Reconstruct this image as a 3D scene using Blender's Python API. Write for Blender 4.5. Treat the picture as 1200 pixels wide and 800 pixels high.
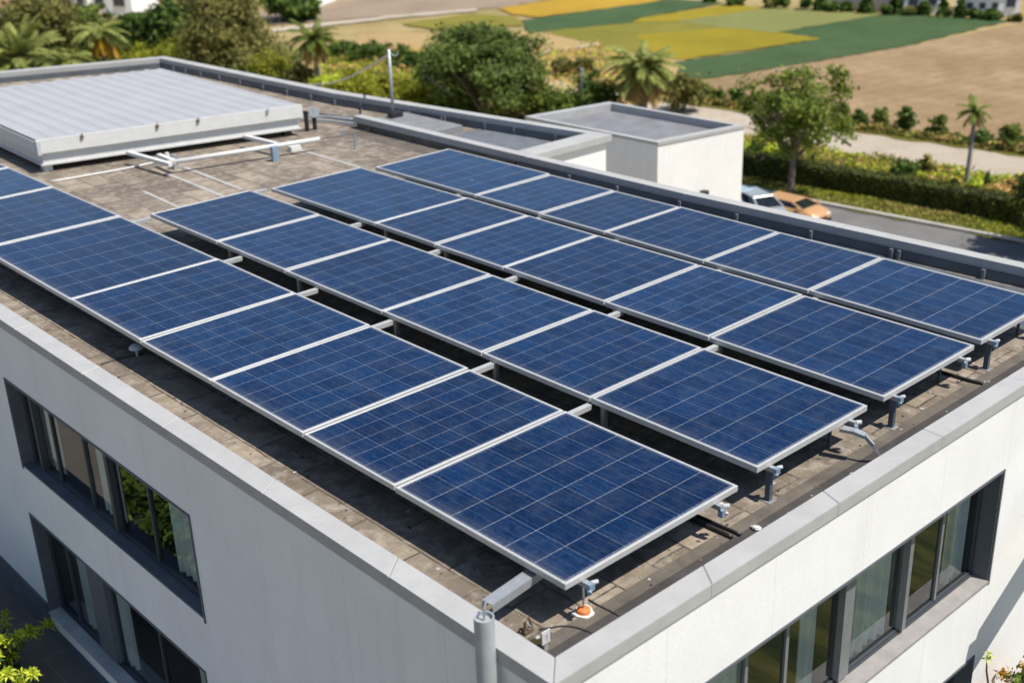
import bpy, math, random
import numpy as np
from mathutils import Vector, Matrix

# ------------------------------------------------------------------ clear
for o in list(bpy.data.objects): bpy.data.objects.remove(o, do_unlink=True)
scene = bpy.context.scene
COL = scene.collection

# ------------------------------------------------------------------ camera
CAMZ = 18.0
F_PX = 1434.9166                      # focal length in pixels of a 1200 px wide frame
RM = np.array([[0.73685033, -0.67536536, -0.03054874],
               [-0.28489281, -0.26921607, -0.9199776],
               [0.61309679, 0.68658892, -0.39077869]])
cam = bpy.data.cameras.new('camera'); camo = bpy.data.objects.new('camera', cam); COL.objects.link(camo)
cam.sensor_width = 36.0; cam.lens = F_PX / 1200 * 36.0
cam.clip_start = 0.1; cam.clip_end = 3000
rx, dn, fw = RM
camo.matrix_world = Matrix(((rx[0], -dn[0], -fw[0], 0), (rx[1], -dn[1], -fw[1], 0), (rx[2], -dn[2], -fw[2], CAMZ), (0, 0, 0, 1)))
cam.dof.use_dof = True; cam.dof.focus_distance = 18.5; cam.dof.aperture_fstop = 0.62
scene.camera = camo

# ------------------------------------------------------------------ light
SUN_V = Vector((-0.20, 0.53, -1.0)).normalized()       # the way the light travels
w = bpy.data.worlds.new('World'); scene.world = w; w.use_nodes = True
nt = w.node_tree; nt.nodes.clear()
sky = nt.nodes.new('ShaderNodeTexSky'); sky.sky_type = 'NISHITA'; sky.sun_disc = False
sky.sun_elevation = math.asin(-SUN_V.z); sky.sun_rotation = math.atan2(-SUN_V.x, -SUN_V.y)
sky.air_density = 1.0; sky.dust_density = 0.4; sky.ozone_density = 1.6
bg = nt.nodes.new('ShaderNodeBackground'); bg.inputs['Strength'].default_value = 0.098
wo = nt.nodes.new('ShaderNodeOutputWorld')
nt.links.new(sky.outputs[0], bg.inputs[0]); nt.links.new(bg.outputs[0], wo.inputs[0])
sl = bpy.data.lights.new('sun', 'SUN'); sl.energy = 4.7; sl.angle = math.radians(0.5); sl.color = (1.0, 0.94, 0.85)
so = bpy.data.objects.new('sun', sl); COL.objects.link(so)
so.rotation_euler = SUN_V.to_track_quat('-Z', 'Y').to_euler(); so.location = (0, 0, 60)
scene.view_settings.view_transform = 'Standard'; scene.view_settings.look = 'None'
scene.view_settings.exposure = 0.27; scene.view_settings.gamma = 1.0

# ------------------------------------------------------------------ helpers
def ray(px, py): return RM.T @ np.array([(px - 600) / F_PX, (py - 400) / F_PX, 1.0])
def at(px, py, z=0.0):
    d = ray(px, py); return Vector(d * ((z - CAMZ) / d[2])) + Vector((0, 0, CAMZ))
def at_x(px, py, x):
    d = ray(px, py); return Vector(d * (x / d[0])) + Vector((0, 0, CAMZ))
def at_y(px, py, y):
    d = ray(px, py); return Vector(d * (y / d[1])) + Vector((0, 0, CAMZ))
def proj(p):
    c = RM @ np.array([p[0], p[1], p[2] - CAMZ]); return 600 + F_PX * c[0] / c[2], 400 + F_PX * c[1] / c[2]
def height_to(base, py):                # height of a vertical thing standing at base whose top reaches row py
    lo, hi = base[2], base[2] + 40
    for _ in range(50):
        m = (lo + hi) / 2
        if proj((base[0], base[1], m))[1] > py: lo = m
        else: hi = m
    return lo - base[2]
def px_per_m(p):
    c = RM @ np.array([p[0], p[1], p[2] - CAMZ]); return F_PX / c[2]

class MB:
    def __init__(s): s.v = []; s.f = []; s.m = []; s.uv = {}
    def quad(s, a, b, c, d, m=0):
        i = len(s.v); s.v += [tuple(a), tuple(b), tuple(c), tuple(d)]; s.f.append((i, i+1, i+2, i+3)); s.m.append(m)
    def poly(s, pts, m=0):
        i = len(s.v); s.v += [tuple(p) for p in pts]; s.f.append(tuple(range(i, i+len(pts)))); s.m.append(m)
    def hexa(s, P, m=0):                # P: 4 bottom (ccw) + 4 top
        i = len(s.v); s.v += [tuple(p) for p in P]
        for q in ((3,2,1,0),(4,5,6,7),(0,1,5,4),(1,2,6,5),(2,3,7,6),(3,0,4,7)):
            s.f.append(tuple(i+k for k in q)); s.m.append(m)
    def box(s, x0, x1, y0, y1, z0, z1, m=0, b=0.0):
        if b <= 0:
            s.hexa([(x0,y0,z0),(x1,y0,z0),(x1,y1,z0),(x0,y1,z0),(x0,y0,z1),(x1,y0,z1),(x1,y1,z1),(x0,y1,z1)], m)
        else:                           # chamfered top edges
            i = len(s.v)
            for (x_0,x_1,y_0,y_1,z) in ((x0,x1,y0,y1,z0),(x0,x1,y0,y1,z1-b),(x0+b,x1-b,y0+b,y1-b,z1)):
                s.v += [(x_0,y_0,z),(x_1,y_0,z),(x_1,y_1,z),(x_0,y_1,z)]
            fs = [(3,2,1,0),(8,9,10,11)]
            for k in (0,4):
                for j in range(4): fs.append((k+j, k+(j+1)%4, k+4+(j+1)%4, k+4+j))
            for q in fs: s.f.append(tuple(i+k for k in q)); s.m.append(m)
    def bar(s, a, b, wd, ht, m=0, up=(0,0,1)):       # box beam from a to b
        a = Vector(a); b = Vector(b); d = (b-a).normalized(); u = Vector(up)
        if abs(d.dot(u)) > 0.98: u = Vector((1,0,0))
        r = d.cross(u).normalized()*wd/2; t = r.cross(d).normalized()*ht/2
        s.hexa([a-r-t, a+r-t, b+r-t, b-r-t, a-r+t, a+r+t, b+r+t, b-r+t], m)
    def tube(s, pts, r, n=10, m=0, cap=True):
        pts = [Vector(p) for p in pts]
        rr = r if isinstance(r, (list, tuple)) else [r]*len(pts)
        rings = []; u = None
        for k, p in enumerate(pts):
            d = (pts[min(k+1, len(pts)-1)] - pts[max(k-1, 0)]).normalized()
            if u is None:
                u = Vector((0,0,1)) if abs(d.z) < 0.9 else Vector((1,0,0))
            u = (u - d*u.dot(d)).normalized(); v = d.cross(u)
            i = len(s.v); rings.append(i)
            for j in range(n):
                a = 2*math.pi*j/n; s.v.append(tuple(p + (u*math.cos(a)+v*math.sin(a))*rr[k]))
        for k in range(len(pts)-1):
            a, b = rings[k], rings[k+1]
            for j in range(n): s.f.append((a+j, a+(j+1)%n, b+(j+1)%n, b+j)); s.m.append(m)
        if cap:
            s.f.append(tuple(rings[0]+j for j in reversed(range(n)))); s.m.append(m)
            s.f.append(tuple(rings[-1]+j for j in range(n))); s.m.append(m)
    def ball(s, c, r, n=10, k=6, m=0, top=1.0, bot=-1.0):
        c = Vector(c); r = r if isinstance(r, (tuple, list)) else (r, r, r)
        i0 = len(s.v)
        for a in range(k+1):
            t = math.asin(bot) + (math.asin(top)-math.asin(bot))*a/k
            for j in range(n):
                p = 2*math.pi*j/n
                s.v.append((c.x+r[0]*math.cos(t)*math.cos(p), c.y+r[1]*math.cos(t)*math.sin(p), c.z+r[2]*math.sin(t)))
        for a in range(k):
            for j in range(n):
                s.f.append((i0+a*n+j, i0+a*n+(j+1)%n, i0+(a+1)*n+(j+1)%n, i0+(a+1)*n+j)); s.m.append(m)
    def build(s, name, mats, parent=None, smooth=False, uvs=None):
        me = bpy.data.meshes.new(name); me.from_pydata(s.v, [], s.f)
        mats = mats if isinstance(mats, (list, tuple)) else [mats]
        for m in mats: me.materials.append(m)
        if len(mats) > 1: me.polygons.foreach_set('material_index', s.m)
        if smooth: me.polygons.foreach_set('use_smooth', [True]*len(s.f))
        me.update()
        o = bpy.data.objects.new(name, me); COL.objects.link(o)
        if parent is not None:
            o.parent = parent; o.matrix_parent_inverse = Matrix.Translation(-Vector(parent.location)) if False else Matrix()
        return o
def local(mb, org):
    mb.v = [(x-org[0], y-org[1], z-org[2]) for x, y, z in mb.v]; return mb
def tag(o, label=None, cat=None, group=None, kind=None):
    if label: o['label'] = label
    if cat: o['category'] = cat
    if group: o['group'] = group
    if kind: o['kind'] = kind
    return o
def thing(name, label, cat, loc=(0,0,0), group=None):
    o = bpy.data.objects.new(name, None); COL.objects.link(o); o.location = loc; o.empty_display_size = 0.3
    return tag(o, label, cat, group)
def part(mb, name, mat, par, smooth=False):
    """meshes are written in world coordinates; move them into the space of their thing"""
    p = par; org = Vector((0,0,0))
    while p is not None: org += Vector(p.location); p = p.parent
    return local(mb, org).build(name, mat, par, smooth)
def solo(mb, name, mat, label, cat, group=None, kind=None, smooth=False, org=None):
    if org is None: org = (0,0,0)
    o = local(mb, org).build(name, mat, None, smooth); o.location = org
    return tag(o, label, cat, group, kind)
def struct(mb, name, mat): return tag(mb.build(name, mat), kind='structure')

# ------------------------------------------------------------------ materials
def node(t, k, **kw):
    n = t.nodes.new(k)
    for a, b in kw.items(): setattr(n, a, b)
    return n
def new_mat(name):
    m = bpy.data.materials.new(name); m.use_nodes = True; t = m.node_tree
    return m, t, t.nodes['Principled BSDF'], t.links
def ramp(t, L, fac, stops):
    r = node(t, 'ShaderNodeValToRGB'); e = r.color_ramp.elements
    while len(e) < len(stops): e.new(0.5)
    for q, (p, c) in zip(e, stops): q.position = p; q.color = (*c, 1)
    L.new(fac, r.inputs[0]); return r.outputs[0]
def noise(t, L, vec, scale, detail=6, rough=0.6, dist=0.0):
    n = node(t, 'ShaderNodeTexNoise'); n.inputs['Scale'].default_value = scale; n.inputs['Detail'].default_value = detail
    n.inputs['Roughness'].default_value = rough; n.inputs['Distortion'].default_value = dist
    if vec is not None: L.new(vec, n.inputs['Vector'])
    return n.outputs['Fac']
def mixc(t, L, fac, a, b, mode='MIX'):
    n = node(t, 'ShaderNodeMix', data_type='RGBA', blend_type=mode)
    for s, v in ((n.inputs[0], fac), (n.inputs[6], a), (n.inputs[7], b)):
        if isinstance(v, (int, float)): s.default_value = v
        elif isinstance(v, tuple): s.default_value = (*v, 1)
        else: L.new(v, s)
    return n.outputs[2]
def mth(t, L, op, a, b=None, c=None):
    n = node(t, 'ShaderNodeMath', operation=op)
    for k, v in enumerate((a, b, c)):
        if v is None: continue
        if isinstance(v, (int, float)): n.inputs[k].default_value = v
        else: L.new(v, n.inputs[k])
    return n.outputs[0]
def bump(t, L, h, strength, dist, B):
    n = node(t, 'ShaderNodeBump'); n.inputs['Strength'].default_value = strength; n.inputs['Distance'].default_value = dist
    L.new(h, n.inputs['Height']); L.new(n.outputs[0], B.inputs['Normal'])
def wpos(t): return node(t, 'ShaderNodeNewGeometry').outputs['Position']
def mapping(t, L, vec, scale=(1,1,1), rot=(0,0,0), loc=(0,0,0)):
    n = node(t, 'ShaderNodeMapping'); n.inputs['Scale'].default_value = scale; n.inputs['Rotation'].default_value = rot
    n.inputs['Location'].default_value = loc; L.new(vec, n.inputs[0]); return n.outputs[0]

def plain(name, col, rough=0.6, metal=0.0, var=0.12, scale=6.0, bmp=0.0, spec=0.5):
    m, t, B, L = new_mat(name); p = wpos(t)
    f = noise(t, L, p, scale, 7, 0.65)
    a = tuple(c*(1-var) for c in col); b = tuple(min(1, c*(1+var)) for c in col)
    L.new(ramp(t, L, f, [(0.3, a), (0.7, b)]), B.inputs['Base Color'])
    B.inputs['Roughness'].default_value = rough; B.inputs['Metallic'].default_value = metal
    B.inputs['Specular IOR Level'].default_value = spec
    if bmp: bump(t, L, noise(t, L, p, scale*8, 4), bmp, 0.02, B)
    return m

def meadow():
    m, t, B, L = new_mat('meadow_grass'); p = wpos(t)
    a = noise(t, L, mapping(t, L, p, (1.3, 0.35, 1), (0, 0, 0.5)), 0.7, 8, 0.75, 0.6)
    L.new(ramp(t, L, a, [(0.3, (0.012, 0.018, 0.005)), (0.45, (0.05, 0.058, 0.012)), (0.58, (0.13, 0.125, 0.03)), (0.72, (0.22, 0.17, 0.08))]), B.inputs['Base Color'])
    B.inputs['Roughness'].default_value = 0.95; return m
def stucco():
    m, t, B, L = new_mat('white_stucco'); p = wpos(t)
    big = noise(t, L, p, 0.9, 6, 0.6); fine = noise(t, L, p, 26, 5, 0.7)
    strk = noise(t, L, mapping(t, L, p, (3.0, 3.0, 0.25)), 1.0, 5, 0.65)
    c = ramp(t, L, big, [(0.3, (0.77, 0.77, 0.765)), (0.7, (0.84, 0.84, 0.835))])
    c = mixc(t, L, mth(t, L, 'MULTIPLY', ramp(t, L, strk, [(0.52, (0,0,0)), (0.75, (1,1,1))]), 0.2), c, (0.55, 0.53, 0.49))
    c = mixc(t, L, mth(t, L, 'MULTIPLY', ramp(t, L, fine, [(0.38, (1,1,1)), (0.52, (0,0,0))]), 0.22), c, (0.6, 0.58, 0.54))
    # fine vertical joints between render bays
    sx = node(t, 'ShaderNodeSeparateXYZ'); L.new(p, sx.inputs[0])
    u = mth(t, L, 'ADD', sx.outputs[0], sx.outputs[1])
    fr = mth(t, L, 'FRACT', mth(t, L, 'DIVIDE', u, 2.05))
    ln = mth(t, L, 'LESS_THAN', fr, 0.006)
    c = mixc(t, L, mth(t, L, 'MULTIPLY', ln, 0.35), c, (0.45, 0.44, 0.42))
    L.new(c, B.inputs['Base Color']); B.inputs['Roughness'].default_value = 0.9
    bump(t, L, fine, 0.35, 0.008, B); return m

def coping_mat():
    m, t, B, L = new_mat('grey_coping'); p = wpos(t)
    a = noise(t, L, p, 1.3, 7, 0.7); b = noise(t, L, p, 14, 6, 0.75)
    c = ramp(t, L, a, [(0.3, (0.355, 0.355, 0.35)), (0.7, (0.435, 0.435, 0.43))])
    c = mixc(t, L, mth(t, L, 'MULTIPLY', ramp(t, L, b, [(0.52, (0,0,0)), (0.75, (1,1,1))]), 0.3), c, (0.27, 0.265, 0.255))
    L.new(c, B.inputs['Base Color']); B.inputs['Roughness'].default_value = 0.75
    bump(t, L, b, 0.25, 0.01, B); return m

def paver():
    m, t, B, L = new_mat('roof_pavers'); p = wpos(t)
    wob = noise(t, L, p, 0.5, 3)
    wn_ = node(t, 'ShaderNodeTexNoise'); wn_.inputs['Scale'].default_value = 2.2; wn_.inputs['Detail'].default_value = 4; L.new(p, wn_.inputs['Vector'])
    q = mapping(t, L, mixc(t, L, 0.055, p, wn_.outputs['Color'], 'ADD'), (1, 1, 1), (0, 0, math.radians(90)))
    br = node(t, 'ShaderNodeTexBrick'); L.new(q, br.inputs['Vector'])
    br.offset = 0.5; br.inputs['Scale'].default_value = 1.0; br.inputs['Mortar Size'].default_value = 0.016
    br.inputs['Brick Width'].default_value = 1.15; br.inputs['Row Height'].default_value = 0.62; br.inputs['Mortar Smooth'].default_value = 0.25
    br.inputs['Color1'].default_value = (0.15, 0.12, 0.09, 1); br.inputs['Color2'].default_value = (0.36, 0.297, 0.226, 1)
    br.inputs['Mortar'].default_value = (0.055, 0.045, 0.038, 1)
    a = noise(t, L, p, 0.55, 8, 0.7, 0.4); b = noise(t, L, p, 3.2, 8, 0.72, 0.3); f = noise(t, L, p, 30, 5, 0.8)
    c = mixc(t, L, mth(t, L, 'MULTIPLY', ramp(t, L, a, [(0.45, (1,1,1)), (0.58, (0,0,0))]), 0.75), br.outputs['Color'], (0.145, 0.118, 0.092))
    c = mixc(t, L, mth(t, L, 'MULTIPLY', ramp(t, L, b, [(0.48, (0,0,0)), (0.68, (1,1,1))]), 0.6), c, (0.50, 0.45, 0.385))
    c = mixc(t, L, mth(t, L, 'MULTIPLY', ramp(t, L, b, [(0.28, (1,1,1)), (0.4, (0,0,0))]), 0.6), c, (0.10, 0.085, 0.07))
    spots = node(t, 'ShaderNodeTexVoronoi'); spots.inputs['Scale'].default_value = 1.1; L.new(mixc(t, L, 0.12, p, node(t, 'ShaderNodeTexNoise').outputs['Color'], 'ADD'), spots.inputs['Vector'])
    c = mixc(t, L, mth(t, L, 'MULTIPLY', ramp(t, L, spots.outputs['Distance'], [(0.10, (1,1,1)), (0.2, (0,0,0))]), 0.45), c, (0.13, 0.10, 0.075))
    c = mixc(t, L, mth(t, L, 'MULTIPLY', ramp(t, L, f, [(0.45, (0,0,0)), (0.75, (1,1,1))]), 0.45), c, (0.15, 0.125, 0.10))
    L.new(c, B.inputs['Base Color']); B.inputs['Roughness'].default_value = 0.88
    h = mth(t, L, 'SUBTRACT', mth(t, L, 'MULTIPLY', b, 0.35), br.outputs['Fac'])
    bump(t, L, mth(t, L, 'ADD', h, mth(t, L, 'MULTIPLY', f, 0.4)), 0.8, 0.03, B); return m

def cells_mat():
    m, t, B, L = new_mat('solar_cells')
    uv = node(t, 'ShaderNodeUVMap').outputs[0]; s = node(t, 'ShaderNodeSeparateXYZ'); L.new(uv, s.inputs[0])
    u, v = s.outputs[0], s.outputs[1]                   # u runs across the row, v along it; one unit per cell
    fu = mth(t, L, 'FRACT', u); fv = mth(t, L, 'FRACT', v)
    def near(f, wd): return mth(t, L, 'MAXIMUM', mth(t, L, 'LESS_THAN', f, wd), mth(t, L, 'GREATER_THAN', f, 1-wd))
    brk = noise(t, L, mapping(t, L, uv, (7, 7, 1)), 1.0, 5, 0.8); brk = ramp(t, L, brk, [(0.36, (0.25,)*3), (0.55, (1,)*3)])
    gv = near(fv, 0.010); gu = near(fu, 0.008)
    b3 = mth(t, L, 'FRACT', mth(t, L, 'ADD', mth(t, L, 'MULTIPLY', u, 3), 0.5))
    bus = near(b3, 0.016)
    wn = node(t, 'ShaderNodeTexWhiteNoise'); fl = node(t, 'ShaderNodeVectorMath', operation='FLOOR'); L.new(uv, fl.inputs[0])
    oi = node(t, 'ShaderNodeObjectInfo'); av = node(t, 'ShaderNodeVectorMath', operation='ADD'); L.new(fl.outputs[0], av.inputs[0]); L.new(oi.outputs['Location'], av.inputs[1])
    L.new(av.outputs[0], wn.inputs['Vector'])
    p = wpos(t)
    cr = node(t, 'ShaderNodeTexVoronoi'); cr.inputs['Scale'].default_value = 26; L.new(p, cr.inputs['Vector'])
    gr = noise(t, L, mapping(t, L, uv, (30, 2.4, 1)), 1.0, 9, 0.9); big = noise(t, L, p, 0.7, 4)
    f = mth(t, L, 'ADD', mth(t, L, 'MULTIPLY', wn.outputs['Value'], 0.12), mth(t, L, 'ADD', mth(t, L, 'MULTIPLY', gr, 1.5), mth(t, L, 'MULTIPLY', big, 0.12)))
    crs = node(t, 'ShaderNodeSeparateColor'); L.new(cr.outputs['Color'], crs.inputs[0])
    f = mth(t, L, 'ADD', f, mth(t, L, 'MULTIPLY', crs.outputs[0], 0.12)); f = mth(t, L, 'ADD', f, mth(t, L, 'MULTIPLY', oi.outputs['Random'], 0.10)); f = mth(t, L, 'SUBTRACT', f, 0.45)
    c = ramp(t, L, f, [(0.28, (0.0010, 0.0062, 0.024)), (0.52, (0.0016, 0.0160, 0.064)), (0.80, (0.008, 0.050, 0.145))])
    c = mixc(t, L, mth(t, L, 'MULTIPLY', mth(t, L, 'MULTIPLY', bus, brk), 0.17), c, (0.30, 0.36, 0.46))
    c = mixc(t, L, mth(t, L, 'MULTIPLY', mth(t, L, 'MULTIPLY', gu, brk), 0.36), c, (0.42, 0.47, 0.55))
    c = mixc(t, L, mth(t, L, 'MULTIPLY', mth(t, L, 'MULTIPLY', gv, brk), 0.50), c, (0.50, 0.54, 0.60))
    dirt = noise(t, L, p, 2.3, 9, 0.75)
    c = mixc(t, L, mth(t, L, 'MULTIPLY', ramp(t, L, dirt, [(0.45, (0,0,0)), (0.85, (1,1,1))]), 0.10), c, (0.32, 0.33, 0.33))
    # a few droppings and dried water marks, dust gathered along the lower frame edge
    vo = node(t, 'ShaderNodeTexVoronoi'); vo.inputs['Scale'].default_value = 0.85; L.new(p, vo.inputs['Vector'])
    vs = node(t, 'ShaderNodeSeparateColor'); L.new(vo.outputs['Color'], vs.inputs[0])
    dd = mth(t, L, 'ADD', vo.outputs['Distance'], mth(t, L, 'MULTIPLY', noise(t, L, p, 14, 4), 0.05))
    spot = mth(t, L, 'MULTIPLY', mth(t, L, 'LESS_THAN', dd, 0.052), mth(t, L, 'GREATER_THAN', vs.outputs[0], 0.72))
    c = mixc(t, L, mth(t, L, 'MULTIPLY', spot, 0.5), c, (0.5, 0.5, 0.47))
    edge = ramp(t, L, mth(t, L, 'ADD', u, mth(t, L, 'MULTIPLY', noise(t, L, p, 3, 5), 0.35)), [(0.05, (1,1,1)), (0.55, (0,0,0))])
    c = mixc(t, L, mth(t, L, 'MULTIPLY', edge, 0.10), c, (0.33, 0.32, 0.30))
    L.new(c, B.inputs['Base Color'])
    L.new(ramp(t, L, dirt, [(0.3, (0.10,)*3), (0.8, (0.24,)*3)]), B.inputs['Roughness'])
    B.inputs['IOR'].default_value = 1.45; B.inputs['Specular IOR Level'].default_value = 0.36
    B.inputs['Coat Weight'].default_value = 0.05
    return m

def leaf_mat(name, lo, hi, trans=0.35):
    lo = tuple(c*k for c, k in zip(lo, (1.25, 1.25, 1.0))); hi = tuple(c*k for c, k in zip(hi, (1.85, 1.75, 1.25)))
    m, t, B, L = new_mat(name)
    g = node(t, 'ShaderNodeNewGeometry'); p = g.outputs['Position']
    f = mth(t, L, 'ADD', mth(t, L, 'MULTIPLY', g.outputs['Random Per Island'], 0.55), mth(t, L, 'MULTIPLY', noise(t, L, p, 0.9, 3), 0.55))
    c = ramp(t, L, f, [(0.2, lo), (0.85, hi)])
    L.new(c, B.inputs['Base Color']); B.inputs['Roughness'].default_value = 0.62; B.inputs['Specular IOR Level'].default_value = 0.25
    tr = node(t, 'ShaderNodeBsdfTranslucent'); L.new(c, tr.inputs[0])
    mx = node(t, 'ShaderNodeMixShader'); mx.inputs[0].default_value = trans
    out = [n for n in t.nodes if n.type == 'OUTPUT_MATERIAL'][0]
    L.new(B.outputs[0], mx.inputs[1]); L.new(tr.outputs[0], mx.inputs[2]); L.new(mx.outputs[0], out.inputs[0])
    return m

def field_mat(name, cols, scale=0.35, rows=None, rowdir=0.0, contrast=0.35, rough=0.95, fine=3.0):
    m, t, B, L = new_mat(name); p = wpos(t)
    a = noise(t, L, p, scale, 8, 0.65, 0.5); b = noise(t, L, p, fine, 6, 0.8)
    f = mth(t, L, 'ADD', mth(t, L, 'MULTIPLY', a, 0.65), mth(t, L, 'MULTIPLY', b, 0.35))
    n = len(cols); c = ramp(t, L, f, [(0.3 + 0.4*k/(n-1), cols[k]) for k in range(n)])
    h = b
    if rows:
        wv = node(t, 'ShaderNodeTexWave'); wv.inputs['Scale'].default_value = rows; wv.inputs['Distortion'].default_value = 1.2
        wv.inputs['Detail'].default_value = 2
        L.new(mapping(t, L, p, (1,1,1), (0,0,rowdir)), wv.inputs[0])
        c = mixc(t, L, mth(t, L, 'MULTIPLY', wv.outputs['Fac'], contrast), c, tuple(x*0.45 for x in cols[0]))
        h = mth(t, L, 'ADD', b, mth(t, L, 'MULTIPLY', wv.outputs['Fac'], 0.8*contrast)); wv.inputs['Distortion'].default_value = 3.0; wv.inputs['Detail Scale'].default_value = 0.4
    L.new(c, B.inputs['Base Color']); B.inputs['Roughness'].default_value = rough; B.inputs['Specular IOR Level'].default_value = 0.15
    bump(t, L, h, 0.9, 0.2, B); return m

def glass_mat(name, tint, refl):
    m, t, B, L = new_mat(name); t.nodes.remove(B)
    out = [n for n in t.nodes if n.type == 'OUTPUT_MATERIAL'][0]
    gl = node(t, 'ShaderNodeBsdfGlossy'); gl.inputs['Roughness'].default_value = 0.015; gl.inputs[0].default_value = (0.9, 0.95, 0.95, 1)
    tr = node(t, 'ShaderNodeBsdfTransparent'); tr.inputs[0].default_value = (*tint, 1)
    fr = node(t, 'ShaderNodeFresnel'); fr.inputs[0].default_value = 1.5
    f = mth(t, L, 'ADD', mth(t, L, 'MULTIPLY', fr.outputs[0], 1.0), refl)
    wv = noise(t, L, wpos(t), 0.8, 2); bn = node(t, 'ShaderNodeBump'); bn.inputs['Strength'].default_value = 0.05; bn.inputs['Distance'].default_value = 0.05
    L.new(wv, bn.inputs['Height']); L.new(bn.outputs[0], gl.inputs['Normal'])
    mx = node(t, 'ShaderNodeMixShader'); L.new(f, mx.inputs[0]); L.new(tr.outputs[0], mx.inputs[1]); L.new(gl.outputs[0], mx.inputs[2])
    L.new(mx.outputs[0], out.inputs[0]); return m

M = dict(
    stucco=stucco(), coping=coping_mat(), paver=paver(), cells=cells_mat(),
    alu=plain('aluminium_frame', (0.50, 0.505, 0.50), 0.5, 0.25, 0.08, 8),
    galv=plain('galvanised_steel', (0.40, 0.425, 0.44), 0.45, 0.45, 0.18, 9),
    backsheet=plain('panel_backsheet', (0.06, 0.06, 0.065), 0.7),
    slate=plain('slate_flashing_and_shade', (0.095, 0.108, 0.125), 0.6, 0, 0.25, 1.5),
    rib=plain('flashing_rib', (0.15, 0.165, 0.185), 0.55, 0, 0.2, 3),
    membrane=plain('dark_membrane', (0.055, 0.05, 0.048), 0.9, 0, 0.35, 2.0, 0.4),
    membrane2=plain('worn_membrane', (0.125, 0.108, 0.09), 0.9, 0, 0.35, 2.0, 0.4),
    concrete=plain('pale_concrete', (0.40, 0.395, 0.385), 0.85, 0, 0.2, 2.5, 0.3),
    darkwall=plain('blue_grey_plinth', (0.075, 0.095, 0.12), 0.7, 0, 0.18, 2.0, 0.2),
    frame=plain('window_frame_grey', (0.060, 0.068, 0.078), 0.45, 0.2, 0.1),
    framel=plain('window_frame_light', (0.24, 0.25, 0.265), 0.45, 0.3, 0.1),
    reveal=plain('window_reveal', (0.105, 0.115, 0.13), 0.7, 0, 0.15, 3),
    sillc=plain('sill_stone', (0.29, 0.272, 0.262), 0.8, 0, 0.15, 4),
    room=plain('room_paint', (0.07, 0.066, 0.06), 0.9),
    curtain=plain('sheer_curtain', (0.84, 0.87, 0.87), 0.9, 0, 0.08, 2),
    glass=glass_mat('window_glass', (0.78, 0.85, 0.85), 0.10),
    white=plain('white_paint', (0.66, 0.66, 0.64), 0.55, 0, 0.07, 3),
    greyw=plain('grey_white_paint', (0.48, 0.495, 0.50), 0.6, 0, 0.08, 3),
    ribroof=plain('ribbed_sheet', (0.40, 0.405, 0.42), 0.5, 0.0, 0.06, 0.8),
    black=plain('black_plastic', (0.018, 0.018, 0.02), 0.5),
    bluep=plain('blue_clamp', (0.27, 0.37, 0.48), 0.45, 0.35, 0.15),
    bluegrey=plain('blue_grey_metal', (0.26, 0.36, 0.47), 0.45, 0.3, 0.1),
    orange=plain('orange_plastic', (0.75, 0.20, 0.05), 0.5, 0, 0.1),
    greypipe=plain('grey_pvc', (0.36, 0.39, 0.41), 0.4, 0, 0.12, 4),
    rust=plain('rusty_metal', (0.16, 0.115, 0.08), 0.8, 0.2, 0.4, 30),
    bark=plain('bark', (0.16, 0.13, 0.10), 0.9, 0, 0.35, 5, 0.5),
    palmbark=plain('palm_bark', (0.24, 0.23, 0.21), 0.9, 0, 0.3, 6, 0.5),
    asphalt=plain('asphalt', (0.155, 0.15, 0.145), 0.9, 0, 0.18, 0.6, 0.3),
    kerb=plain('kerb_concrete', (0.48, 0.45, 0.40), 0.85, 0, 0.15, 1),
    patio=None,
    carpaint=plain('silver_paint', (0.50, 0.55, 0.58), 0.3, 0.5, 0.04),
    carblue=plain('pale_blue_paint', (0.42, 0.54, 0.60), 0.3, 0.3, 0.04),
    carglass=plain('car_glass', (0.012, 0.015, 0.02), 0.08),
    tyre=plain('tyre_rubber', (0.02, 0.02, 0.02), 0.9),
    chrome=plain('bright_metal', (0.7, 0.7, 0.7), 0.25, 0.9, 0.05),
    lampred=plain('red_lens', (0.4, 0.02, 0.02), 0.3),
    lampwhite=plain('clear_lens', (0.8, 0.8, 0.78), 0.2),
    pink=plain('pink_render', (0.78, 0.60, 0.52), 0.9, 0, 0.12, 0.3),
    housew=plain('house_white', (0.88, 0.88, 0.87), 0.9, 0, 0.06, 0.4),
    tileroof=plain('roof_tiles', (0.36, 0.20, 0.13), 0.9, 0, 0.25, 2),
    housewin=plain('house_window', (0.05, 0.06, 0.08), 0.2),
    wire=plain('cable_black', (0.03, 0.03, 0.03), 0.6),
    wirew=plain('cable_pale', (0.55, 0.54, 0.5), 0.6),
)
def patio_mat():
    m, t, B, L = new_mat('stone_paving'); p = wpos(t)
    br = node(t, 'ShaderNodeTexBrick'); L.new(mapping(t, L, p, (1,1,1), (0,0,0.0)), br.inputs[0]); br.offset = 0.5
    br.inputs['Scale'].default_value = 1; br.inputs['Brick Width'].default_value = 2.2; br.inputs['Row Height'].default_value = 1.6; br.inputs['Mortar Size'].default_value = 0.02
    br.inputs['Color1'].default_value = (0.135, 0.118, 0.105, 1); br.inputs['Color2'].default_value = (0.175, 0.15, 0.13, 1); br.inputs['Mortar'].default_value = (0.22, 0.19, 0.16, 1)
    c = mixc(t, L, mth(t, L, 'MULTIPLY', noise(t, L, p, 2.2, 8, 0.7), 0.6), br.outputs['Color'], (0.10, 0.085, 0.075))
    L.new(c, B.inputs['Base Color']); B.inputs['Roughness'].default_value = 0.9
    bump(t, L, noise(t, L, p, 12, 5), 0.3, 0.02, B); return m
M['patio'] = patio_mat()
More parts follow.
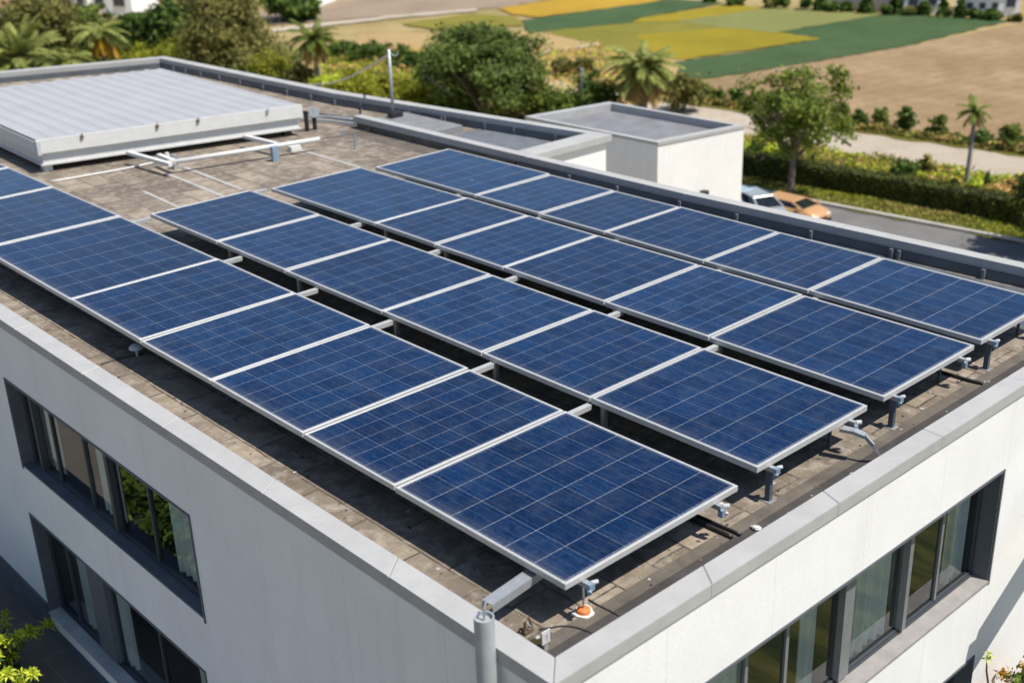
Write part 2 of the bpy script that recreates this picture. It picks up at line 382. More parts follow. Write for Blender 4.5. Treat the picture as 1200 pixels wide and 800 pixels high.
LF = dict(
    dark=leaf_mat('leaf_dark', (0.020, 0.045, 0.014), (0.085, 0.140, 0.035)),
    mid=leaf_mat('leaf_mid', (0.035, 0.065, 0.015), (0.14, 0.185, 0.045)),
    olive=leaf_mat('leaf_olive', (0.055, 0.062, 0.022), (0.19, 0.185, 0.075)),
    lime=leaf_mat('leaf_lime', (0.07, 0.10, 0.012), (0.26, 0.275, 0.035)),
    yellow=leaf_mat('leaf_yellow', (0.16, 0.12, 0.02), (0.42, 0.26, 0.04)),
    palm=leaf_mat('leaf_palm', (0.07, 0.10, 0.035), (0.24, 0.27, 0.10), 0.25),
    hedge=leaf_mat('leaf_hedge', (0.016, 0.026, 0.006), (0.070, 0.080, 0.013), 0.08),
    weed=leaf_mat('leaf_weed', (0.08, 0.09, 0.025), (0.27, 0.24, 0.09), 0.3),
    straw=leaf_mat('leaf_straw', (0.25, 0.17, 0.07), (0.50, 0.36, 0.18), 0.3),
    bright=leaf_mat('leaf_bright', (0.10, 0.17, 0.02), (0.42, 0.48, 0.06), 0.4),
    flower=leaf_mat('leaf_flower', (0.20, 0.10, 0.02), (0.40, 0.24, 0.05), 0.35),
)
LF['street'] = leaf_mat('leaf_street', (0.045, 0.075, 0.018), (0.17, 0.215, 0.05), 0.4); LF['round'] = leaf_mat('leaf_round', (0.026, 0.050, 0.016), (0.115, 0.165, 0.05))
LF['palmdry'] = leaf_mat('leaf_palm_dry', (0.16, 0.11, 0.05), (0.36, 0.26, 0.13), 0.2)

# ------------------------------------------------------------------ ground and fields
C_far = lambda pts, z: [at(x, y, z) for x, y in pts]
g = MB(); g.quad((-900,-900,-0.05),(1400,-900,-0.05),(1400,1400,-0.05),(-900,1400,-0.05))
struct(g, 'ground', field_mat('dry_grass_ground', [(0.16,0.13,0.05),(0.30,0.235,0.10),(0.42,0.32,0.155),(0.20,0.19,0.06)], 0.12, fine=1.2))
def sheet(name, pts, z, mat):
    P = C_far(pts, z)
    if 'field' in name or name in ('dirt_track', 'grass_verge', 'scrub_strip'):      # ragged edges
        rg = random.Random(len(name)); Q = []
        for a, b in zip(P, P[1:]+P[:1]):
            d = b-a; n = max(1, min(60, int(d.length/0.9))); nv = Vector((-d.y, d.x, 0)).normalized()
            Q += [a.lerp(b, k/n) + nv*(rg.uniform(-0.22, 0.22) if k else 0) for k in range(n)]
        P = Q
    m = MB(); m.poly(P); return struct(m, name, mat)
RD = math.atan2(*(lambda d: (d.y, d.x))(at(1180,30)-at(820,98)))
f_brown = field_mat('plowed_soil', [(0.20,0.13,0.065),(0.30,0.208,0.115),(0.45,0.34,0.21)], 0.10, 0.22, -RD+math.pi/2, 0.10, fine=0.7)
f_green = field_mat('green_crop', [(0.050,0.092,0.038),(0.070,0.120,0.048),(0.098,0.155,0.062)], 0.2, 0.30, -RD+math.pi/2, 0.25, fine=2)
f_yellow = field_mat('yellow_crop', [(0.22,0.19,0.018),(0.32,0.255,0.022),(0.42,0.31,0.028)], 0.10, 0.30, -RD+math.pi/2, 0.2, fine=2)
f_gold = field_mat('gold_crop', [(0.38,0.235,0.03),(0.46,0.29,0.035),(0.54,0.34,0.05)], 0.15, 0.30, -RD+math.pi/2, 0.15, fine=2)
f_olive = field_mat('olive_crop', [(0.17,0.165,0.03),(0.23,0.21,0.038),(0.29,0.245,0.045)], 0.12, 0.30, -RD+math.pi/2, 0.15, fine=2)
f_pale = field_mat('pale_green_crop', [(0.19,0.205,0.07),(0.23,0.24,0.08),(0.27,0.265,0.085)], 0.15, 0.30, -RD+math.pi/2, 0.15, fine=2)
f_fallow = field_mat('fallow_soil', [(0.24,0.18,0.13),(0.31,0.24,0.175),(0.37,0.29,0.21)], 0.15, fine=1.5)
f_tan = field_mat('stubble', [(0.34,0.24,0.11),(0.44,0.31,0.15),(0.40,0.31,0.10)], 0.2, fine=1.5)
f_track = field_mat('gravel_track', [(0.47,0.395,0.305),(0.56,0.48,0.38),(0.63,0.545,0.44)], 0.5, fine=4)
f_verge = field_mat('verge_grass', [(0.10,0.11,0.02),(0.17,0.165,0.03),(0.24,0.20,0.06)], 0.6, fine=6)
f_scrub = field_mat('scrub_ground', [(0.13,0.12,0.035),(0.24,0.19,0.075),(0.34,0.25,0.12)], 0.4, fine=3)
sheet('plowed_field', [(808,99),(900,82),(1060,55),(1200,27),(1400,-8),(1600,30),(1600,290),(1200,180),(1000,152),(880,130),(805,118)], 0.00, f_brown)
sheet('stubble_field', [(420,40),(640,36),(700,52),(800,68),(806,122),(740,120),(600,150),(400,110)], 0.00, f_tan)
sheet('green_field', [(790,73),(880,60),(962,45),(905,36),(1035,16),(1184,24),(1060,54.5),(900,81),(802,96)], 0.02, f_green)
sheet('yellow_field', [(745,41),(800,37),(850,32),(905,37),(963,45),(885,57.5),(797,70),(768,66)], 0.04, f_yellow)
sheet('olive_field', [(636,37),(740,26),(792,24),(862,32),(800,40),(768,67),(700,52)], 0.03, f_olive)
sheet('pale_green_field', [(790,25),(900,8.5),(1000,14.5),(1040,16.5),(908,38),(850,33)], 0.05, f_pale)
sheet('narrow_yellow_field', [(752,21),(850,5.5),(903,9),(792,25),(740,26)], 0.06, f_yellow)
sheet('long_green_field', [(610,24),(745,5),(790,-1),(850,3),(752,21),(740,26.5),(620,38)], 0.06, f_green)
sheet('gold_field', [(584,10),(660,-2),(790,-3),(745,5.5),(632,20),(600,17)], 0.07, f_gold)
sheet('small_olive_field', [(470,28),(552,16),(605,20),(612,30),(560,34),(505,34)], 0.07, f_olive)
sheet('fallow_field', [(300,16),(380,2),(560,-10),(720,-14),(590,9),(560,11),(440,20),(320,30)], 0.02, f_fallow)
sheet('field_path', [(318,33),(400,24.5),(470,17.5),(558,10.5),(560,12.8),(470,20.5),(400,28.5),(318,38)], 0.08, f_track)
sheet('short_field_path', [(628,61),(700,50),(702,52.5),(630,65)], 0.08, f_track)
sheet('dirt_track', [(600,86),(700,104),(790,121),(886,134),(1000,154),(1200,183),(1500,228),(1500,262),(1200,211),(1000,182),(886,160),(780,138),(600,104)], 0.03, f_track)
sheet('field_margin', [(800,116),(886,131),(1000,150),(1200,178),(1200,184),(1000,155),(886,135),(796,121)], 0.05, f_verge)
sheet('scrub_strip', [(700,120),(886,159),(1000,181.5),(1200,210.5),(1500,261),(1500,330),(1200,268),(1033,224),(872,195),(700,160)], 0.02, f_scrub)
sheet('grass_verge', [(700,160),(872,195),(1033,224),(1200,262),(1500,330),(1500,354),(1200,285),(1100,266),(943,236),(872,220),(700,180)], 0.06, f_verge)
# street with a kerb
sheet('street', [(700,181),(872,221),(943,237),(1100,267),(1200,286),(1500,356),(1600,520),(1200,372),(860,290),(700,240)], 0.03, M['asphalt'])
kb = MB(); pk = C_far([(700,180),(872,220),(943,236),(1100,266),(1200,285),(1500,354)], 0.0)
for a, b in zip(pk[:-1], pk[1:]): kb.bar(a+Vector((0,0,0.075)), b+Vector((0,0,0.075)), 0.24, 0.15)
struct(kb, 'kerb', M['kerb'])
# raised terrace round the building
TZ = 2.2
tr = MB(); tr.box(-20, 21.5, -16, 56, -0.04, TZ-0.02); struct(tr, 'terrace', M['patio'])
lw = MB(); lw.quad((-20,-16,TZ),(21.5,-16,TZ),(21.5,6.2,TZ),(-20,6.2,TZ))
struct(lw, 'lawn', meadow())
lw = MB(); lw.quad((21.6,-40,0.01),(37,-40,0.01),(37,8,0.01),(21.6,8,0.01)); struct(lw, 'meadow', bpy.data.materials['meadow_grass'])

# ------------------------------------------------------------------ the office building
ROOF = 9.376; CB = 9.575; CT = 9.76
bld = thing('office_building', 'white two storey office building with flat paved roof carrying the solar panels', 'building', (7.11, 7.49, TZ))
wx, wy = 7.11, 7.49
W1 = (15.55, 22.75, 6.42, 8.33)      # left wall windows: y0,y1,z0,z1
W2 = (15.85, 22.95, 2.84, 5.22)
R1 = (9.35, 17.0, 6.24, 8.30); R2 = (8.6, 16.85, 2.7, 4.80)
wall = MB()
def wall_grid(axis, c, u0, u1, z0, z1, holes):
    us = sorted({u0, u1, *[h[0] for h in holes], *[h[1] for h in holes]}); zs = sorted({z0, z1, *[h[2] for h in holes], *[h[3] for h in holes]})
    for a, b in zip(us[:-1], us[1:]):
        for d, e in zip(zs[:-1], zs[1:]):
            um, zm = (a+b)/2, (d+e)/2
            if any(h[0] < um < h[1] and h[2] < zm < h[3] for h in holes): continue
            if axis == 'x': wall.quad((c,b,d),(c,a,d),(c,a,e),(c,b,e))
            else: wall.quad((a,c,d),(b,c,d),(b,c,e),(a,c,e))
wall_grid('x', wx, wy, 52.2, TZ-0.1, CB, [W1, W2])
wall_grid('y', wy, wx, 22.4, TZ-0.1, CB, [R1, R2])
outl = [(22.4,7.49),(22.35,10),(21.98,18.2),(21.9,23.6),(24.9,23.6),(23.5,34.66),(23.0,46.1),(17.3,48.3),(7.11,52.2)]
for a, b in zip(outl[:-1], outl[1:]): wall.quad((*a,-0.05),(*b,-0.05),(*b,CB),(*a,CB))
part(wall, 'wall', M['stucco'], bld)
# roof deck
inl = [(7.38,7.75),(22.2,7.75),(22.15,10),(21.74,18.1),(21.64,23.8),(24.6,23.9),(23.15,34.6),(22.65,45.8),(17.1,47.95),(7.38,51.8)]
rd = MB(); rd.poly([(x,y,ROOF) for x, y in inl]); part(rd, 'roof', M['paver'], bld)
# parapet inner faces
pf = MB()
for a, b in zip(inl, inl[1:]+inl[:1]): pf.quad((*a,ROOF),(*b,ROOF),(*b,CB),(*a,CB))
part(pf, 'parapet_lining', M['slate'], bld)
# coping stones
cp = MB()
def coping_run(outer, inner, step=2.55, first=None):
    for (o0, o1, i0, i1) in zip(outer[:-1], outer[1:], inner[:-1], inner[1:]):
        o0, o1, i0, i1 = [Vector((*q, 0)) for q in (o0, o1, i0, i1)]
        n = max(1, round((o1-o0).length/step)); gp = 0.006/((o1-o0).length)
        for k in range(n):
            a, b = k/n + gp/2, (k+1)/n - gp/2
            P = [o0.lerp(o1, a), o0.lerp(o1, b), i0.lerp(i1, b), i0.lerp(i1, a)]
            if (P[1]-P[0]).cross(P[2]-P[0]).z < 0: P = [P[3], P[2], P[1], P[0]]
            c = sum(P, Vector())/4; e = 0.012
            lowr = [Vector((p.x,p.y,CB)) for p in P]; mid = [Vector((p.x,p.y,CT-e)) for p in P]
            top = [Vector((p.x,p.y,CT)) + (Vector((c.x,c.y,CT))-Vector((p.x,p.y,CT))).normalized()*e*1.4 for p in P]
            i = len(cp.v); cp.v += [tuple(q) for q in lowr+mid+top]
            for q in [(3,2,1,0),(8,9,10,11)]+[(kk+j, kk+(j+1)%4, kk+4+(j+1)%4, kk+4+j) for kk in (0,4) for j in range(4)]:
                cp.f.append(tuple(i+z for z in q)); cp.m.append(0)
coping_run([(7.07,7.456),(7.07,52.4)], [(7.41,7.78),(7.41,51.75)], 2.75)
coping_run([(7.07,7.456),(22.55,7.456)], [(7.41,7.78),(22.25,7.78)], 2.58)
coping_run([(22.55,7.456),(22.49,9.94),(22.08,18.1),(21.98,23.45)], [(22.25,7.78),(22.19,9.94),(21.78,18.1),(21.69,23.45)], 4.1)
coping_run([(21.98,23.456),(21.88,31.2)], [(21.69,23.456),(21.58,31.2)], 4.0)
coping_run([(21.99,23.46),(25.0,23.46)], [(21.99,24.12),(24.6,24.12)], 3.2)
coping_run([(25.0,23.47),(23.58,34.66),(23.07,46.15)], [(24.62,24.12),(23.2,34.6),(22.70,45.85)], 3.8)
coping_run([(23.07,46.15),(17.3,48.4),(7.07,52.4)], [(22.70,45.85),(17.1,48.0),(7.41,51.76)], 3.6)
part(cp, 'coping', M['coping'], bld)
# the inner curb between the roof and the side terrace
cu = MB(); cu.hexa([(21.64,23.9,ROOF-0.01),(21.92,23.9,ROOF-0.01),(21.84,31.1,ROOF-0.01),(21.62,31.1,ROOF-0.01),(21.64,23.9,CB),(21.92,23.9,CB),(21.84,31.1,CB),(21.62,31.1,CB)])
part(cu, 'curb', M['membrane2'], bld)
sb = MB(); sb.box(21.9, 23.45, 28.2, 31.0, ROOF+0.002, ROOF+0.22, b=0.015); part(sb, 'terrace_slab', plain('grey_slab', (0.20,0.205,0.215), 0.85, 0, 0.2, 2), bld)
sb = MB(); sb.box(21.95, 24.3, 24.15, 28.1, ROOF+0.002, ROOF+0.012); part(sb, 'terrace_floor', M['rib'], bld)
# ribs on the dark lining
def on_line(a, b, px, z):
    lo, hi = 0.0, 1.0; a = Vector((*a, z)); b = Vector((*b, z)); s = proj(a)[0] < proj(b)[0]
    for _ in range(40):
        m = (lo+hi)/2
        if (proj(a.lerp(b, m))[0] < px) == s: lo = m
        else: hi = m
    return a.lerp(b, lo)
def ribs(line, pxs, wd=0.07):
    for px in pxs:
        for a, b in zip(line[:-1], line[1:]):
            q0, q1 = proj((*a, ROOF+.1))[0], proj((*b, ROOF+.1))[0]
            if min(q0,q1) <= px <= max(q0,q1):
                rb = MB(); p = on_line(a, b, px, ROOF+.1); rb.box(p.x-0.055, p.x+0.004, p.y-wd/2, p.y+wd/2, ROOF+0.003, CB-0.002); part(rb, 'lining_rib', M['rib'], bld); break
ribs([(22.15,10),(21.74,18.1),(21.64,23.8)], [668,724,797,864,951,1045,1153,1054])
ribs([(24.6,24.2),(23.15,34.6),(22.65,45.8)], [652,603,569,518,522,480,424,393,365,337,309,282,258,236,218,204])
# dark strips along the parapets
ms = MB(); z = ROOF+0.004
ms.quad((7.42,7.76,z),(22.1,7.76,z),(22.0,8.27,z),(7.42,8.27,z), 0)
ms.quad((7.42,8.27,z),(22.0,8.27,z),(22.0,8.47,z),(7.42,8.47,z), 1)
ms.quad((20.2,8.48,z),(22.1,8.48,z),(21.66,22,z),(20.2,22,z), 2)  # slate strip paints the shade beside the far lining into the deck
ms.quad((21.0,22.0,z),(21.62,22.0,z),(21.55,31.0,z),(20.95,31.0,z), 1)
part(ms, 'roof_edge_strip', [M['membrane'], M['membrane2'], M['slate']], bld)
# pale mortar strips on the roof
for (p, q, wd) in (((217,196),(284,222),0.11),((350,175),(422,196),0.10),((195,203),(262,230),0.10),((168,224),(210,243),0.08)):
    a, b = at(*p, ROOF+0.006), at(*q, ROOF+0.006); d = (b-a).normalized(); n = Vector((-d.y,d.x,0))*wd/2
    st = MB(); st.quad(a-n, a+n, b+n, b-n); part(st, 'mortar_strip', M['concrete'], bld)
# plinth on the left wall and rear wing base
pl = MB(); pl.box(wx-0.05, wx-0.002, 23.05, 52, TZ-0.1, TZ+0.82); pl.box(wx-0.03, wx-0.002, 7.45, 23.05, TZ-0.1, TZ+0.28)
part(pl, 'plinth', M['darkwall'], bld)

def window(axis, hole, depth, posts, thick_posts, curtains, mats, sillmat, sill_out=0.0, dark_sill=False, toprail=0.05):
    """axis 'x': in the wall of constant x; u runs along y.  'y': in the wall of constant y; u runs along x."""
    u0, u1, z0, z1 = hole
    c = wx if axis == 'x' else wy
    def P(u, d, z): return (c+d, u, z) if axis == 'x' else (u, c+d, z)
    def bx(mb, ua, ub, da, db, za, zb, m=0):
        if axis == 'x': mb.box(c+da, c+db, ua, ub, za, zb, m)
        else: mb.box(ua, ub, c+da, c+db, za, zb, m)
    fr = MB(); t = 0.06
    # reveals (boxes just inside the opening)
    bx(fr, u0, u0+0.02, 0.004, depth+0.1, z0, z1, 1); bx(fr, u1-0.02, u1, 0.004, depth+0.1, z0, z1, 1); bx(fr, u0+0.02, u1-0.02, 0.004, depth+0.1, z1-0.02, z1, 1)
    tm = 0.045
    bx(fr, u0-tm, u0-0.001, -0.018, 0.03, z0-tm, z1+tm, 1); bx(fr, u1+0.001, u1+tm, -0.018, 0.03, z0-tm, z1+tm, 1); bx(fr, u0-0.001, u1+0.001, -0.016, 0.02, z1+0.001, z1+tm, 1)
    # outer frame
    a, b, lo, hi = u0+0.02, u1-0.02, z0+0.045, z1-0.02
    bx(fr, a, a+t, depth-0.03, depth+0.05, lo, hi); bx(fr, b-t, b, depth-0.03, depth+0.05, lo, hi)
    bx(fr, a+t, b-t, depth-0.03, depth+0.05, hi-toprail, hi); bx(fr, a+t, b-t, depth-0.03, depth+0.05, lo, lo+0.06)
    bx(fr, a+t, b-t, depth-0.06, depth-0.031, lo, lo+0.03)                                                # slide track
    for p in posts: bx(fr, p-0.03, p+0.03, depth-0.025, depth+0.045, lo+0.06, hi-toprail, 2); bx(fr, p+0.032, p+0.075, depth-0.005, depth+0.04, lo+0.06, hi-toprail, 0)
    for (p, q) in thick_posts: bx(fr, p, q, depth-0.10, depth+0.06, lo+0.06, hi-toprail, 3)
    w = part(fr, 'window', mats, bld)
    sl_ = MB(); bx(sl_, u0+0.021, u1-0.021, -sill_out, depth-0.035, z0+0.002, z0+0.042); part(sl_, 'sill', sillmat, w)
    cuts = sorted([a+t] + [p for p in posts] + [sum(q)/2 for q in thick_posts] + [b-t])
    rg = random.Random(int(u1*10))
    for p, q in zip(cuts[:-1], cuts[1:]):
        pn = MB(); d = depth+0.012+rg.uniform(-0.003,0.003); s = rg.uniform(-0.004,0.004)
        cs = [P(p,d,lo+0.03), P(q,d+s,lo+0.03), P(q,d+s,hi-0.03), P(p,d,hi-0.03)]
        pn.quad(*(cs[::-1] if axis == 'x' else cs)); part(pn, 'pane', M['glass'], w)
    for (p, q) in curtains:
        cm = MB(); n = max(10, int((q-p)/0.02)); zz0, zz1 = lo+0.05, hi-0.02
        prev = None
        for k in range(n+1):
            u = p+(q-p)*k/n; d = depth+0.13+0.045*math.sin(k*0.62+p*7)+0.02*math.sin(k*0.23+p)
            if prev: cm.quad(P(prev[0],prev[1],zz0), P(u,d,zz0), P(u,d*1.0,zz1), P(prev[0],prev[1],zz1))
            prev = (u, d)
        part(cm, 'curtain', M['curtain'], w, True)
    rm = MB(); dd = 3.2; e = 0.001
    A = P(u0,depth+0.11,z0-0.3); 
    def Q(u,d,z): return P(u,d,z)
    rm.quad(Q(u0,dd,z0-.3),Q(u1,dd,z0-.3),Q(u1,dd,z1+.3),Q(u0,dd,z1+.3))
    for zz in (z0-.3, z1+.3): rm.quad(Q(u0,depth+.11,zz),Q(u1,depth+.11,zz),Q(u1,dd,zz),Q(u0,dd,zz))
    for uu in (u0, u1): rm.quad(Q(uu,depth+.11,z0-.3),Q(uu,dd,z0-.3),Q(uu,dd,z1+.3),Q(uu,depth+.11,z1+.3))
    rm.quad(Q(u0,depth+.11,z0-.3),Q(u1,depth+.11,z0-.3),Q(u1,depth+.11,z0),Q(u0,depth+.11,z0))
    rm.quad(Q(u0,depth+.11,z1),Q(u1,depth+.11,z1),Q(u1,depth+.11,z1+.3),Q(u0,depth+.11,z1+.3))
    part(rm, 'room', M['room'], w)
    return w
FM = [M['frame'], M['reveal'], M['framel'], M['framel']]
FMD = [M['frame'], M['reveal'], M['frame'], M['frame']]
window('x', W1, 0.26, [21.45, 20.0, 17.5], [(18.85,18.97),(22.1,22.2)], [(15.65,17.1),(19.05,19.9),(21.6,22.4)], FMD, M['reveal'])
window('x', W2, 0.26, [22.0, 18.05], [(20.12,20.85)], [(20.9,21.9),(19.5,20.1),(16.0,16.9)], [M['frame'], M['reveal'], M['frame'], M['reveal']], M['concrete'], 0.06)
window('y', R1, 0.30, [15.8, 11.75, 10.85], [(13.0,13.24),(14.70,14.80)], [(13.5,14.6),(16.25,16.85),(9.5,11.0),(12.2,12.6)], FM, M['sillc'], 0.03)
window('y', R2, 0.30, [15.6, 14.4, 11.6, 10.2], [(13.0,13.2)], [(15.8,16.6),(9.0,10.0)], FM, M['sillc'], 0.03)
# grey vent pipe at the near corner, clipped to the left wall
vp = MB(); vc = at_x(567, 722, 6.93); top = vc.z; vc.z = 0; print('pipe', vc, top)
vp.tube([(vc.x,vc.y,TZ),(vc.x,vc.y,top)], 0.112, 24, cap=False); vp.tube([(vc.x,vc.y,top),(vc.x,vc.y,top-0.35)], 0.095, 24, cap=False)
n = 24
for j in range(n):
    a0, a1 = 2*math.pi*j/n, 2*math.pi*(j+1)/n
    vp.quad((vc.x+.112*math.cos(a0),vc.y+.112*math.sin(a0),top),(vc.x+.112*math.cos(a1),vc.y+.112*math.sin(a1),top),(vc.x+.095*math.cos(a1),vc.y+.095*math.sin(a1),top),(vc.x+.095*math.cos(a0),vc.y+.095*math.sin(a0),top))
vp.poly([(vc.x+.094*math.cos(2*math.pi*j/n),vc.y+.094*math.sin(2*math.pi*j/n),top-0.05) for j in range(n)])
vpo = part(vp, 'vent_pipe', M['greypipe'], bld)
hk = MB(); hk.tube([(vc.x,vc.y,top-0.05),(vc.x+0.01,vc.y,top+0.1),(vc.x+0.06,vc.y+0.02,top+0.17)], 0.012, 8); part(hk, 'hook', M['galv'], vpo)
for zc_ in (8.2, 5.6):
    bk = MB(); bk.box(vc.x-0.13, wx-0.004, vc.y-0.13, vc.y+0.13, zc_, zc_+0.05); part(bk, 'pipe_bracket', M['galv'], vpo)

# ------------------------------------------------------------------ solar panels
PT = 10.0                              # top of the panels
ROWS = [(1.025,1.418,[1.049,1.45,1.72,2.05,2.345,2.70,3.245,3.702,4.054,4.45]),
        (1.487,1.815,[1.063,1.45,1.76,2.10,2.496,2.827,3.20]),
        (1.868,2.200,[1.062,1.476,1.776,2.116,2.38,2.64,3.166]),
        (2.233,2.537,[1.065,1.485,1.789,2.122,2.37,2.64,3.13])]
ROWNAME = ['in the row beside the left parapet', 'in the second row from left', 'in the third row from left', 'in the row along the dark far parapet']
ORD = ['nearest', 'second', 'third', 'fourth', 'fifth', 'sixth', 'seventh', 'eighth', 'ninth', 'tenth']
def solar_panel(x0, x1, y0, y1, label, rng):
    fw_, dp = 0.045, 0.085
    zo = rng.uniform(-0.006, 0.006)
    root = thing('solar_panel', label, 'solar panel', ((x0+x1)/2, (y0+y1)/2, PT-dp), 'solar panels on the flat roof')
    root.rotation_euler = (rng.uniform(-0.005,0.005), rng.uniform(-0.005,0.005), rng.uniform(-0.0015,0.0015))
    hx, hy = (x1-x0)/2, (y1-y0)/2
    f = MB(); T = dp + zo
    for (a,b,c,d) in ((-hx,hx,-hy,-hy+fw_),(-hx,hx,hy-fw_,hy),(-hx,-hx+fw_,-hy+fw_,hy-fw_),(hx-fw_,hx,-hy+fw_,hy-fw_)): f.box(a,b,c,d,0,T,b=0.006)
    f.build('frame', M['alu'], root)
    me = bpy.data.meshes.new('cell_sheet')
    a, b = hx-fw_, hy-fw_; zt = T-0.008
    vs = [(-a,-b,zt),(a,-b,zt),(a,b,zt),(-a,b,zt),(-a,-b,zt-0.03),(a,-b,zt-0.03),(a,b,zt-0.03),(-a,b,zt-0.03)]
    me.from_pydata(vs, [], [(0,1,2,3),(7,6,5,4)]); me.materials.append(M['cells']); me.materials.append(M['backsheet'])
    me.polygons[1].material_index = 1
    uv = me.uv_layers.new(name='UVMap'); mgu, mgv = 0.05, 0.05
    for li, (u, v) in enumerate([(-mgu,-mgv),(6+mgu,-mgv),(6+mgu,6+mgv),(-mgu,6+mgv)]): uv.data[li].uv = (u, v)
    o = bpy.data.objects.new('cell_sheet', me); COL.objects.link(o); o.parent = root
    return root
rng = random.Random(4)
for r, (a, b, ys) in enumerate(ROWS):
    for k in range(len(ys)-1):
        if r == 3 and k == len(ys)-2: nm = 'farthest'
        else: nm = ORD[k]
        nmt = 'nearest the front parapet' if k == 0 else nm + ' from the front end'
        if nm == 'farthest': nmt = 'farthest from the front end'
        solar_panel(a*8, b*8, ys[k]*8+0.016, ys[k+1]*8-0.016, f'blue solar panel {ROWNAME[r]}, {nmt}', rng)

# racks: one per row (two long purlins, posts, end clamps), and cross beams below the seams
ZB = PT-0.085
for r, (a, b, ys) in enumerate(ROWS):
    x0, x1 = a*8, b*8; y0, y1 = ys[0]*8, ys[-1]*8
    rk = thing('panel_rack', f'galvanised rack of rails and posts under the panels {ROWNAME[r][3:]}', 'mounting rack', (x0, y0, ROOF), 'racks under the solar panel rows')
    for q, xx in enumerate((x0+0.30, x1-0.42)):
        pu = MB(); e0 = -0.10 if q == 0 else -0.07
        pu.box(xx-0.035, xx+0.035, y0+e0, y1-0.05, ZB-0.075, ZB-0.004); pr = part(pu, 'rail', M['galv'], rk)
        ec = MB()
        if q == 0:
            ec.box(xx-0.045, xx+0.042, y0+e0-0.02, y0+e0+0.04, ZB-0.085, ZB+0.004); ec.tube([(xx-0.02,y0-0.10,ZB-0.08),(xx-0.06,y0-0.125,ZB-0.09)], 0.03, 10)
            ec.tube([(xx+0.05,y0-0.05,ZB-0.03),(xx+0.13,y0-0.08,ZB-0.033)], 0.026, 10, 1)
        else:
            ec.box(xx-0.035, xx+0.035, y0-0.10, y0-0.03, ZB-0.16, ZB-0.06); ec.tube([(xx+0.05,y0-0.03,ZB-0.05),(xx+0.12,y0-0.09,ZB-0.045)], 0.034, 10, 1)
        part(ec, 'end_clamp', [M['bluep'], M['greyw']], pr)
        for j, yy in enumerate(ys[:-1]):
            if r == 0 and j == 0: continue
            yl = yy*8 + (0.02 if j == 0 else 0.0)
            if r == 0 and q == 0: xx = x0+0.95
            lg = MB(); lg.box(xx-0.035, xx+0.035, yl-0.04, yl+0.04, ROOF+0.012, ZB-0.076) if (q == 0 or j > 0) else lg.box(xx-0.02, xx+0.02, yl+0.3, yl+0.34, ROOF+0.012, ZB-0.076)
            po = part(lg, 'post', M['darkwall'] if j == 0 else M['galv'], rk)
            if j == 0 and q == 1: continue
            bp = MB(); bp.box(xx-0.08, xx+0.08, yl-0.09, yl+0.09, ROOF+0.003, ROOF+0.012); part(bp, 'foot', M['galv'], po)
beam_y = [11.60, 13.80, 16.50, 18.85, 21.60, 25.6]
for k, yy in enumerate(beam_y):
    bm_ = MB(); zt = ZB-0.004
    # flat strap bridging the gaps between the rows, sitting on the posts between the purlins
    for (xa, xb) in ((11.30,11.88),(14.46,15.0),(17.56,17.9)):
        if xb > 17 and k > 4: continue
        yo = yy + (0.0 if xa < 12 else (0.04 if xa < 15 else 0.1))
        bm_.box(xa, xb, yo-0.048, yo+0.048, ZB-0.045, ZB-0.006); bm_.box(xa, xb, yo-0.048, yo-0.036, ZB-0.085, ZB-0.045)
    solo(bm_, 'cross_beam', M['alu'], f'pale steel cross beams bridging the row gaps at the {ORD[k+1] if k else "first"} panel seam from the front', 'steel beam', 'cross beams between the panel rows', org=(11.3, yy, ZB))
# long loose channel running out from under the nearest panel to the left coping
ch = MB(); a = at(571, 706, 9.83); b = at(655, 648, 9.86); d = (b-a).normalized(); nn = Vector((-d.y, d.x, 0))
for off, hh, zz in ((0, 0.012, 0.0),): ch.bar(a, b, 0.17, 0.012)
ch.bar(a-nn*0.079-Vector((0,0,0.055)), b-nn*0.079-Vector((0,0,0.055)), 0.012, 0.10); ch.bar(a+nn*0.079-Vector((0,0,0.055)), b+nn*0.079-Vector((0,0,0.055)), 0.012, 0.10)
solo(ch, 'steel_channel', M['galv'], 'galvanised channel running from under the nearest panel to the left coping', 'steel channel', org=a)
print('channel', a, b)

# ------------------------------------------------------------------ small things on the roof
def rod(mb, pts, r, m=0, n=8): mb.tube(pts, r, n, m)
# orange footed rod under the nearest corner
o = at(684, 718, ROOF); rf = thing('rod_base', 'thin steel rod in orange cup on white pad below the nearest panel corner', 'support rod', o)
pd = MB(); pd.poly([(o.x+0.13*math.cos(t)*(1+.25*math.sin(3*t)), o.y+0.15*math.sin(t)*(1+.2*math.cos(2*t)), ROOF+0.02) for t in np.linspace(0, 6.0, 12)])
i0 = len(pd.v); pd.poly([(o.x+0.13*math.cos(t)*(1+.25*math.sin(3*t)), o.y+0.15*math.sin(t)*(1+.2*math.cos(2*t)), ROOF+0.004) for t in np.linspace(0, 6.0, 12)])
for j in range(12): pd.f.append((j, (j+1)%12, 12+(j+1)%12, 12+j)); pd.m.append(0)
part(pd, 'pad', M['white'], rf)
cu_ = MB(); cu_.tube([(o.x,o.y,ROOF+0.021),(o.x,o.y,ROOF+0.06),(o.x,o.y,ROOF+0.075)], [0.085,0.08,0.05], 14); part(cu_, 'cup', M['orange'], rf)
rr = MB(); rr.tube([(o.x,o.y,ROOF+0.07),(o.x+0.02,o.y+0.03,ZB-0.02)], 0.014, 8); part(rr, 'rod', M['galv'], rf)
